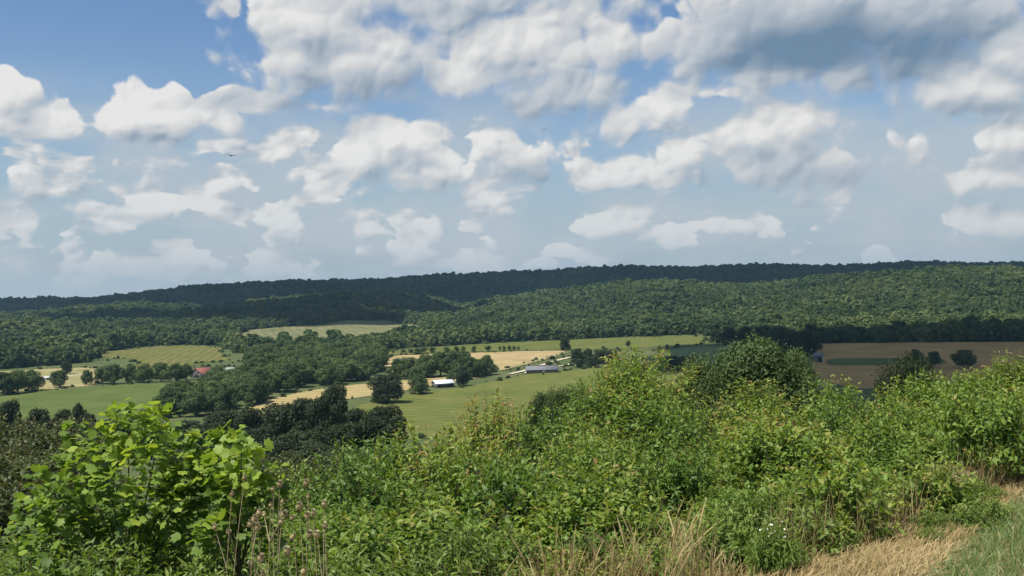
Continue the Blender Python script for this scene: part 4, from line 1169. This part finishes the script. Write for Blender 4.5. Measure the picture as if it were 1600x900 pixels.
def thistle(px, py, y, label, extra=0, seed=0):
    r = np.random.default_rng(seed)
    p = at_depth(px, py, y); bx, by = p[0] + r.normal(0, .05), p[1] + r.normal(0, .05); g = float(T(bx, by))
    e = empty('dried_thistle', (bx, by, g)); tag(e, label, 'thistle', 'dried thistles')
    top = p - np.array([bx, by, g]); t = np.linspace(0, 1, 8)[:, None]
    pts = np.array([0, 0, -.04]) * (1 - t) + top * t + np.array([r.normal(0, .02), r.normal(0, .02), 0]) * np.sin(t * 3.1)
    paths = [(pts, np.linspace(.0030, .0017, 8), 5)]
    heads = [(pts[-1], unit(pts[-1] - pts[-2]))]
    for k in range(extra):
        i = r.integers(4, 7); d = unit(np.array([r.normal(), r.normal() * .6, 1.3])); L = r.uniform(.08, .2)
        q = pts[i] + d * L * np.linspace(0, 1, 4)[:, None]; paths.append((q, np.linspace(.0026, .0016, 4), 4)); heads.append((q[-1], d))
    obj('stem', tubes_joined(paths, 'stem', m_dry), e)
    for k, (hp, hd) in enumerate(heads):
        a, f = TH[r.integers(3)]; h = obj('seed_head', a, e); s = r.uniform(.6, .95)
        h.matrix_local = Matrix.Translation(Vector(hp)) @ Vector(hd).to_track_quat('Z', 'Y').to_matrix().to_4x4() @ Matrix.Scale(s, 4)
        obj('tuft', f, h)
for i, (px, py, y, ex) in enumerate([(468, 793, 4.3, 0), (490, 803, 4.25, 0), (507, 789, 4.5, 0), (496, 838, 4.1, 1), (478, 756, 4.8, 1), (482, 777, 4.6, 1), (438, 758, 4.9, 2), (427, 765, 4.8, 2),
                                     (383, 747, 4.8, 1), (363, 773, 4.6, 1), (398, 812, 4.2, 2), (402, 826, 4.1, 1), (392, 820, 4.1, 1), (449, 864, 3.8, 1), (440, 817, 4.2, 1), (423, 790, 4.5, 2), (457, 810, 4.3, 1), (508, 823, 4.2, 0)]):
    lab = {0: 'dried thistle with the palest seed head of the patch', 1: 'dried thistle with the largest round tan seed head', 2: 'dried thistle at the outer end of the patch, a single head on a long stalk'}.get(i, 'dried brown thistle among the weeds beside the bright saplings')
    thistle(px, py, y, lab, ex, i)

# ------------------------------------------------------------------ dry grass, daisies, path edge
m_drygrass, N, out = mat('dry grass blade')
at_ = N.n('ShaderNodeAttribute', attribute_name='tint').outputs['Fac']
c_ = ramp(N, at_, [(.0, (0.180, 0.129, 0.048)), (.4, (0.324, 0.241, 0.104)), (.75, (0.450, 0.344, 0.168)), (1., (0.522, 0.421, 0.240))])
pr = principled(N, c_, .7, .25); tr = N.n('ShaderNodeBsdfTranslucent'); N.put(tr.inputs[0], c_)
mx = N.n('ShaderNodeMixShader'); mx.inputs[0].default_value = .25
N.l.new(pr, mx.inputs[1]); N.l.new(tr.outputs[0], mx.inputs[2]); N.l.new(mx.outputs[0], out.inputs[0])
m_grass = leaf_mat('green grass blade', [(.0, (.09, .16, .045)), (.4, (.15, .24, .07)), (.75, (.21, .30, .09)), (.9, (.28, .31, .12)), (1., (.42, .36, .20))], .3, .5, .35, obvar=.05)

def blades(base, h, lean, width, tint, seed, seg=4, heads=False):
    """base (n,3), h (n), lean (n,2) horizontal reach of the tip, ribbons with a tapering tip"""
    n = len(base); r = np.random.default_rng(seed)
    t = np.linspace(0, 1, seg + 1)
    P = base[:, None, :] + np.stack([lean[:, None, 0] * t ** 2.0, lean[:, None, 1] * t ** 2.0, h[:, None] * (t - .18 * t ** 3 * (np.hypot(lean[:, 0], lean[:, 1]) / h)[:, None])], 2)
    an = r.uniform(0, 6.28, n); side = np.stack([np.cos(an), np.sin(an), np.zeros(n)], 1)
    w = width[:, None] * np.clip(1.05 - t ** 2.2, .08, 1)[None]
    if heads: w = width[:, None] * np.where(t > .74, np.where(t > .97, .5, 2.6), 1.0)[None]
    A = P + side[:, None, :] * w[:, :, None] * .5; B = P - side[:, None, :] * w[:, :, None] * .5
    V = np.stack([A, B], 2).reshape(-1, 3); k = 2 * (seg + 1)
    q = np.array([(2 * i, 2 * i + 1, 2 * i + 3, 2 * i + 2) for i in range(seg)])
    F = (q[None] + (np.arange(n) * k)[:, None, None]).reshape(-1, 4)
    return V, F, np.repeat(tint, k)

def px_scatter(pix, n, seed):
    r = np.random.default_rng(seed); P = [hit(*q) for q in pix]
    X = [p[0] for p in P]; Y = [p[1] for p in P]; out = np.zeros((0, 2))
    while len(out) < n:
        q = np.column_stack([r.uniform(min(X), max(X), 4 * n), r.uniform(min(Y), max(Y), 4 * n)])
        out = np.concatenate([out, q[inpoly(q[:, 0], q[:, 1], P)]])
    out = out[:n]
    return np.column_stack([out, T(out[:, 0], out[:, 1]) - .01])

# tall tufts of dry grass
for i, (px, y, top, lab) in enumerate([
        (745, 5.6, 850, 'thin dry grass tuft at the weedy end of the grass row'), (800, 5.7, 862, None), (850, 5.8, 820, None), (885, 5.9, 800, None), (925, 6.0, 815, None),
        (965, 6.1, 805, None), (1005, 6.2, 800, None), (1035, 6.3, 775, 'tallest tuft of dry grass, with upright seed stalks'), (1070, 6.4, 800, None), (1100, 6.6, 815, None), (1130, 6.7, 850, None), (700, 5.5, 880, None)]):
    r = np.random.default_rng(600 + i)
    p = at_depth(px, top, y); g = float(T(p[0], p[1])); H = p[2] - g
    n = 46 if i not in (0, 1, 11) else 18
    base = np.column_stack([r.normal(0, .055, n), r.normal(0, .055, n), np.full(n, -.03)])
    h = H * r.uniform(.55, 1.0, n); ln = r.normal(0, .17, (n, 2)) * H; ln[:, 0] += r.normal(0, .12)
    hd = r.uniform(size=n) < .45
    e = empty('dry_grass_tuft', (p[0], p[1], g)); tag(e, lab or 'tuft of tall straw coloured grass bending before the thicket', 'grass', 'dry grass tufts')
    V, F, ti = blades(base[~hd], h[~hd], ln[~hd], r.uniform(.004, .0075, (~hd).sum()), np.clip(r.normal(.5, .2, (~hd).sum()), 0, 1), i, 6)
    tag(obj('blades', np_mesh('blades', V, F, ti, m_drygrass), e), kind='stuff')
    V, F, ti = blades(base[hd], h[hd] * 1.08, ln[hd], r.uniform(.0028, .004, hd.sum()), np.clip(r.normal(.6, .2, hd.sum()), 0, 1), i + 50, 10, True)
    tag(obj('seed_stalks', np_mesh('seed_stalks', V, F, ti, m_drygrass), e), kind='stuff')

# matted straw on the path and its edge
r = np.random.default_rng(77)
B = px_scatter([(960, 960), (1060, 905), (1150, 885), (1230, 868), (1330, 850), (1430, 828), (1490, 790), (1620, 735), (1700, 740), (1620, 770), (1540, 800), (1515, 850), (1460, 905), (1400, 960)], 9500, 1)
n = len(B); an = r.normal(.5, .7, n)
V, F, ti = blades(B, r.uniform(.02, .13, n), np.stack([np.cos(an), np.sin(an)], 1) * r.uniform(.06, .26, n)[:, None], r.uniform(.004, .009, n), np.clip(r.normal(.5, .2, n) + .3 * vnoise(B[:, 0], B[:, 1], .5, 3), 0, 1), 3, 3)
tag(obj('straw', np_mesh('straw', V, F, ti, m_drygrass)), 'matted dry straw along the path beside the thicket', 'dry grass', kind='stuff')
# green grass at the right corner
B = px_scatter([(1420, 960), (1455, 895), (1515, 845), (1555, 800), (1610, 765), (1720, 738), (1900, 715), (2250, 715), (2400, 960)], 34000, 2)
n = len(B); an = r.uniform(0, 6.28, n)
pn = vnoise(B[:, 0], B[:, 1], .35, 4); dryf = r.uniform(size=n) < .16 + .25 * (pn < -.2)
V, F, ti = blades(B, r.uniform(.03, .10, n) * (1 + .8 * np.clip(pn + .2, 0, 1)), np.stack([np.cos(an), np.sin(an)], 1) * r.uniform(.02, .11, n)[:, None], r.uniform(.004, .008, n), np.where(dryf, 1.0, np.clip(r.normal(.42, .2, n), 0, .9)), 4, 3)
tag(obj('grass', np_mesh('grass', V, F, ti, m_grass)), 'green grass growing beside the straw path', 'grass', kind='stuff')
# thin mixed stalks standing up at the foot of the thicket
B = px_scatter([(1180, 880), (1260, 850), (1350, 838), (1430, 815), (1480, 780), (1600, 715), (1720, 700), (1640, 735), (1500, 795), (1440, 830), (1340, 860), (1200, 900)], 1500, 3)
n = len(B)
V, F, ti = blades(B, r.uniform(.15, .55, n), r.normal(0, .10, (n, 2)), r.uniform(.003, .006, n), np.clip(r.normal(.45, .25, n), 0, 1), 5, 4)
tag(obj('dry_stalks', np_mesh('dry_stalks', V, F, ti, m_drygrass)), 'thin dry stalks at the foot of the thicket along the path', 'dry grass', kind='stuff')

# small weeds creeping out over the path edge
for i, p in enumerate(px_scatter([(1130, 930), (1240, 862), (1340, 848), (1430, 826), (1490, 786), (1640, 716), (1690, 745), (1560, 800), (1500, 850), (1420, 880), (1250, 900)], 16, 9)):
    shrub(random.choice(['weed', 'weed', 'long']), p[0], p[1], p[2] + random.uniform(.10, .22), random.uniform(.12, .25), 'small weed growing out of the straw at the path edge', 'weeds on the straw path', 'weed', 'weed')

for px_, y_, h_ in ((1150, 7.5, .38), (1178, 7.7, .45), (1250, 7.6, .36), (1120, 7.2, .32), (1215, 7.8, .5)):
    q_ = at_depth(px_, 850, y_); shrub(random.choice(['weed', 'long']), q_[0], q_[1], float(T(q_[0], q_[1])) + h_, .4, 'leafy weed standing right beside the daisies', 'weeds around the daisies', 'weed', 'weed')
m_petal = plain_mat('white petal', (.80, .80, .76), .6, .04, 50.)
m_eye = plain_mat('yellow flower centre', (.55, .38, .05), .8, .1, 90.)
def daisy_head():
    b = MB()
    for k in range(14):
        a = k * 2 * math.pi / 14; c, s = math.cos(a), math.sin(a); L = .012
        b.add([(c * .003 - s * .0012, s * .003 + c * .0012, 0), (c * .003 + s * .0012, s * .003 - c * .0012, 0), (c * L + s * .002, s * L - c * .002, .0015), (c * L - s * .002, s * L + c * .002, .0015)], [(0, 1, 2, 3)])
    f = MB(); V = [(0, 0, .004)] + [(.0042 * math.cos(a), .0042 * math.sin(a), .001) for a in np.arange(8) * math.pi / 4]
    f.add(V, (), [(0, 1 + i, 1 + (i + 1) % 8) for i in range(8)])
    return b.mesh('flower_head', m_petal), f.mesh('flower_centre', m_eye)
DH = daisy_head()
spots = [(1188, 828), (1182, 832), (1205, 820), (1222, 815), (1218, 822), (1211, 829), (1216, 830), (1226, 827), (1204, 834), (1208, 833), (1223, 833), (1229, 834), (1202, 838), (1209, 839), (1226, 839), (1218, 842), (1205, 853), (1210, 855), (1194, 862), (1176, 847), (1198, 827), (1213, 835), (1221, 837)]
for gi_, grp_ in enumerate((spots[:6], spots[6:14], spots[14:])):
    r = np.random.default_rng(90 + gi_)
    y0 = 6.9 + .12 * gi_; b0 = at_depth(np.mean([q[0] for q in grp_]), 860, y0); g = float(T(b0[0], b0[1]))
    e = empty('daisy_plant', (b0[0], b0[1], g)); tag(e, ['tallest daisy plant at the thicket foot', 'daisy plant with the densest white flowers at the thicket foot', 'lowest daisy plant, nearest the straw path'][gi_], 'daisy', 'daisies')
    paths = []; base = np.array([b0[0], b0[1], g])
    for (px, py) in grp_:
        h = at_depth(px, py, y0 + r.normal(0, .08)) - base; t = np.linspace(0, 1, 6)[:, None]
        pts = np.array([0, 0, -.03]) * (1 - t) + h * t + np.array([h[0], h[1], 0]) * (t * t - t) * .6
        paths.append((pts, np.linspace(.0025, .0012, 6), 4))
        o = obj('flower_head', DH[0], e); d = Vector((r.normal(0, .35), r.normal(0, .3) - .25, 1)).normalized()
        o.matrix_local = Matrix.Translation(Vector(pts[-1])) @ d.to_track_quat('Z', 'Y').to_matrix().to_4x4() @ Matrix.Scale(r.uniform(.6, 1.0), 4)
        obj('flower_centre', DH[1], o)
    obj('stems', tubes_joined(paths, 'stems', m_stem), e)
    (st, fo), H_, W_ = KIND['long'][0]
    f = obj('foliage', fo, e); f.scale = (.42, .42, .7); tag(f, kind='stuff')

# ------------------------------------------------------------------ soaring birds
m_bird = plain_mat('dark plumage', (.025, .022, .02), .8, .2, 8.)
def bird(px, py, dist, span, bank, label):
    p = CAM + ray(px, py) * dist
    e = empty('soaring_bird', tuple(p), math.radians(12)); tag(e, label, 'bird')
    b = MB(); t = np.linspace(-.5, .5, 9); rad = np.array([.02, .06, .10, .12, .12, .10, .08, .06, .03]) * span * .42
    b.tube(np.column_stack([np.zeros(9), -t * span * .42, np.zeros(9)]), rad, 8); obj('body', b.mesh('body', m_bird, True), e)
    for s in (-1, 1):
        b = MB(); n = 7; k = np.linspace(0.06, 1, n); ch = span * .17 * np.array([1.1, 1.1, 1.05, 1., .92, .8, .4])
        x = s * k * span * .5; z = .10 * span * k ** 1.3; y = .02 * span * np.sin(k * 3)
        th = span * .018 * (1.1 - k)
        V = [(x[i], y[i] + a * ch[i] / 2, z[i] + c * th[i]) for i in range(n) for a, c in ((1, 0), (0, 1), (-1, 0), (0, -1))]
        Q = [(i * 4 + j, i * 4 + (j + 1) % 4, i * 4 + 4 + (j + 1) % 4, i * 4 + 4 + j) for i in range(n - 1) for j in range(4)]
        b.add(V, Q); obj('wing', b.mesh('wing', m_bird), e)
    b = MB(); b.add([(-.03 * span, -.18 * span, 0), (.03 * span, -.18 * span, 0), (.08 * span, -.36 * span, 0), (-.08 * span, -.36 * span, 0), (0, -.2 * span, .02 * span)], [(0, 1, 2, 3)], [(0, 4, 1), (1, 4, 2), (2, 4, 3), (3, 4, 0)])
    obj('tail', b.mesh('tail', m_bird), e)
    e.rotation_euler = (0, bank, math.radians(10))
bird(361, 243, 120, 1.6, math.radians(5), 'larger dark bird soaring on spread wings before the left clouds')
bird(850, 201, 300, 1.5, math.radians(12), 'tiny dark bird high before the central clouds')

# ------------------------------------------------------------------ haze over the valley
m_haze, N, out = mat('summer haze')
pv = N.n('ShaderNodeVolumePrincipled')
pv.inputs['Color'].default_value = (.42, .70, 1.0, 1); pv.inputs['Density'].default_value = HAZE = 0.42e-4; pv.inputs['Anisotropy'].default_value = .2
N.l.new(pv.outputs[0], out.inputs['Volume'])
b = MB(); b.box(-5100, 5100, -2600, 6600, float(gz.min()) - 1.5, 160.)
tag(obj('haze', b.mesh('haze', m_haze)), 'thin bluish summer haze over the valley', 'haze', kind='stuff')
print('objects', len(bpy.data.objects), 'tris', sum(len(m.loops) - 2 * len(m.polygons) for m in bpy.data.meshes))
